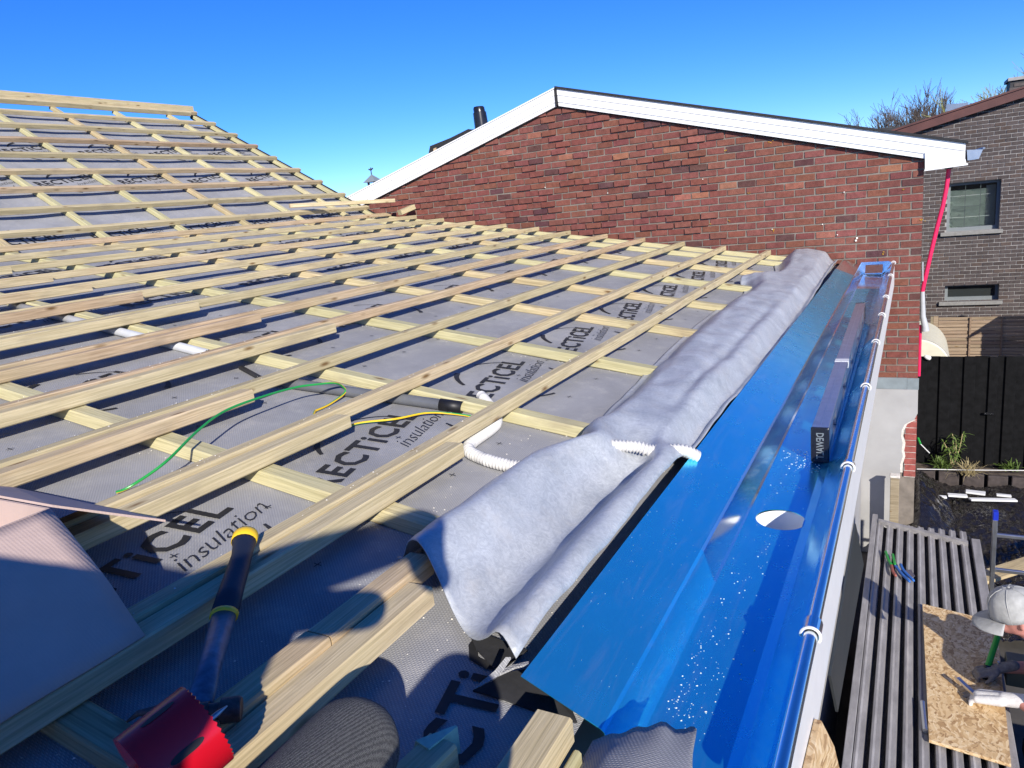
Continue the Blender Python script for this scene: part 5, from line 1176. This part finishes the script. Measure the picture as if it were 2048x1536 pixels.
mb = MB(); q = g1; mb.hexa([q+Vector((-.03, -.03, -.10)), q+Vector((.04, -.03, -.10)), q+Vector((.04, .03, -.10)), q+Vector((-.03, .03, -.10)), q+Vector((-.02, -.02, .01)), q+Vector((.02, -.02, .01)), q+Vector((.02, .02, .01)), q+Vector((-.02, .02, .01))]); bevel(mb.build('clamp_head', M['blackgloss'], gc), .008, 2)
mb = MB(); mb.tube([q+Vector((.03, -.01, -.07)), q+Vector((.045, .0, .0)), q+Vector((.05, .0, .04))], .006, 8); mb.build('lever', M['alu'], gc)
tw = thing('trailer', (1.3, 4.6, GROUND), 'olive side rail and black wheel beside the corrugated roof', 'trailer')
mb = MB(); mb.box((xr_+.055, 4.72, ZP-.12), (1.9, 4.86, ZP+.03)); bevel(mb.build('side_rail', M['olive'] if 'olive' in M else M['frame'], tw), .004)
mb = MB(); wc = Vector((.74, 3.72, GROUND+.42)); mb.tube([wc+Vector((-.08, 0, 0)), wc+Vector((-.07, 0, 0)), wc+Vector((.07, 0, 0)), wc+Vector((.08, 0, 0))], [.36, .42, .42, .36], 36); wo2 = shade_auto(mb.build('wheel', M['black'], tw))
mb = MB(); mb.tube([wc+Vector((-.086, 0, 0)), wc+Vector((-.05, 0, 0))], [.20, .24], 28); mb.build('rim', M['steel'], wo2)
mb = MB(); mb.box((.66, 4.0, GROUND+.42), (1.8, 4.7, GROUND+.5)); mb.build('deck', M['dark'], tw)

# --- the photographer: only the bent knee shows, the rest throws the shadow on the roof
kn = Vector(ray(700, 1500)*1.02); hip = Vector((-.42, -.05, -.60)); ft = Vector((-.60, .34, zl(-.60)+.06))
ph = thing('person', (-.45, -.1, zl(-.45)+.05), 'photographer crouching on the battens, grey knit knee at the bottom edge', 'person')
torso = Vector((-.44, -.58, -.02)); hd2 = Vector((-.02, -.58, .12)); hip = Vector((-.42, -.22, -.62))
caps = [(kn, .072, hip+Vector((-.08, .05, 0)), .098), (kn, .066, ft, .050), (ft, .045, ft+Vector((-.06, .12, -.015)), .04), (hip+Vector((.12, 0, 0)), .10, Vector((-.13, .20, -.42)), .078), (Vector((-.13, .20, -.42)), .072, Vector((-.24, -.05, zl(-.24)+.09)), .052), (hip+Vector((-.06, -.05, 0)), .14, hip+Vector((.08, -.05, 0)), .14),
        (hip+Vector((0, -.05, 0)), .16, torso, .17), (torso+Vector((-.12, .0, -.05)), .13, torso+Vector((.12, .0, -.05)), .13), (torso+Vector((-.18, .02, .12)), .08, torso+Vector((.18, .02, .12)), .08), (torso+Vector((0, 0, .1)), .11, hd2+Vector((-.01, -.02, -.14)), .06), (hd2+Vector((0, 0, -.05)), .08, hd2+Vector((0, .01, .03)), .098),
        (torso+Vector((.19, .02, .12)), .07, Vector((.19, -.26, .22)), .062), (Vector((.19, -.26, .22)), .058, Vector((.075, -.10, .03)), .040), (Vector((.075, -.10, .03)), .042, Vector((.06, -.06, -.02)), .035), (torso+Vector((-.19, .02, .12)), .07, Vector((-.72, -.32, -.14)), .060), (Vector((-.72, -.32, -.14)), .055, Vector((-.09, -.09, -.09)), .036)]
me = capsules(caps, .012, 5)
paint(me, [M['knit'], M['darkcloth'], M['skin']], lambda c: 2 if (c.z > hd2.z-.12 and (c-hd2).length < .2) or (c.y > -.12 and c.z > -.14) else (0 if c.z < hip.z+.13 and c.y > -.2 else 1)); link('body', me, ph)
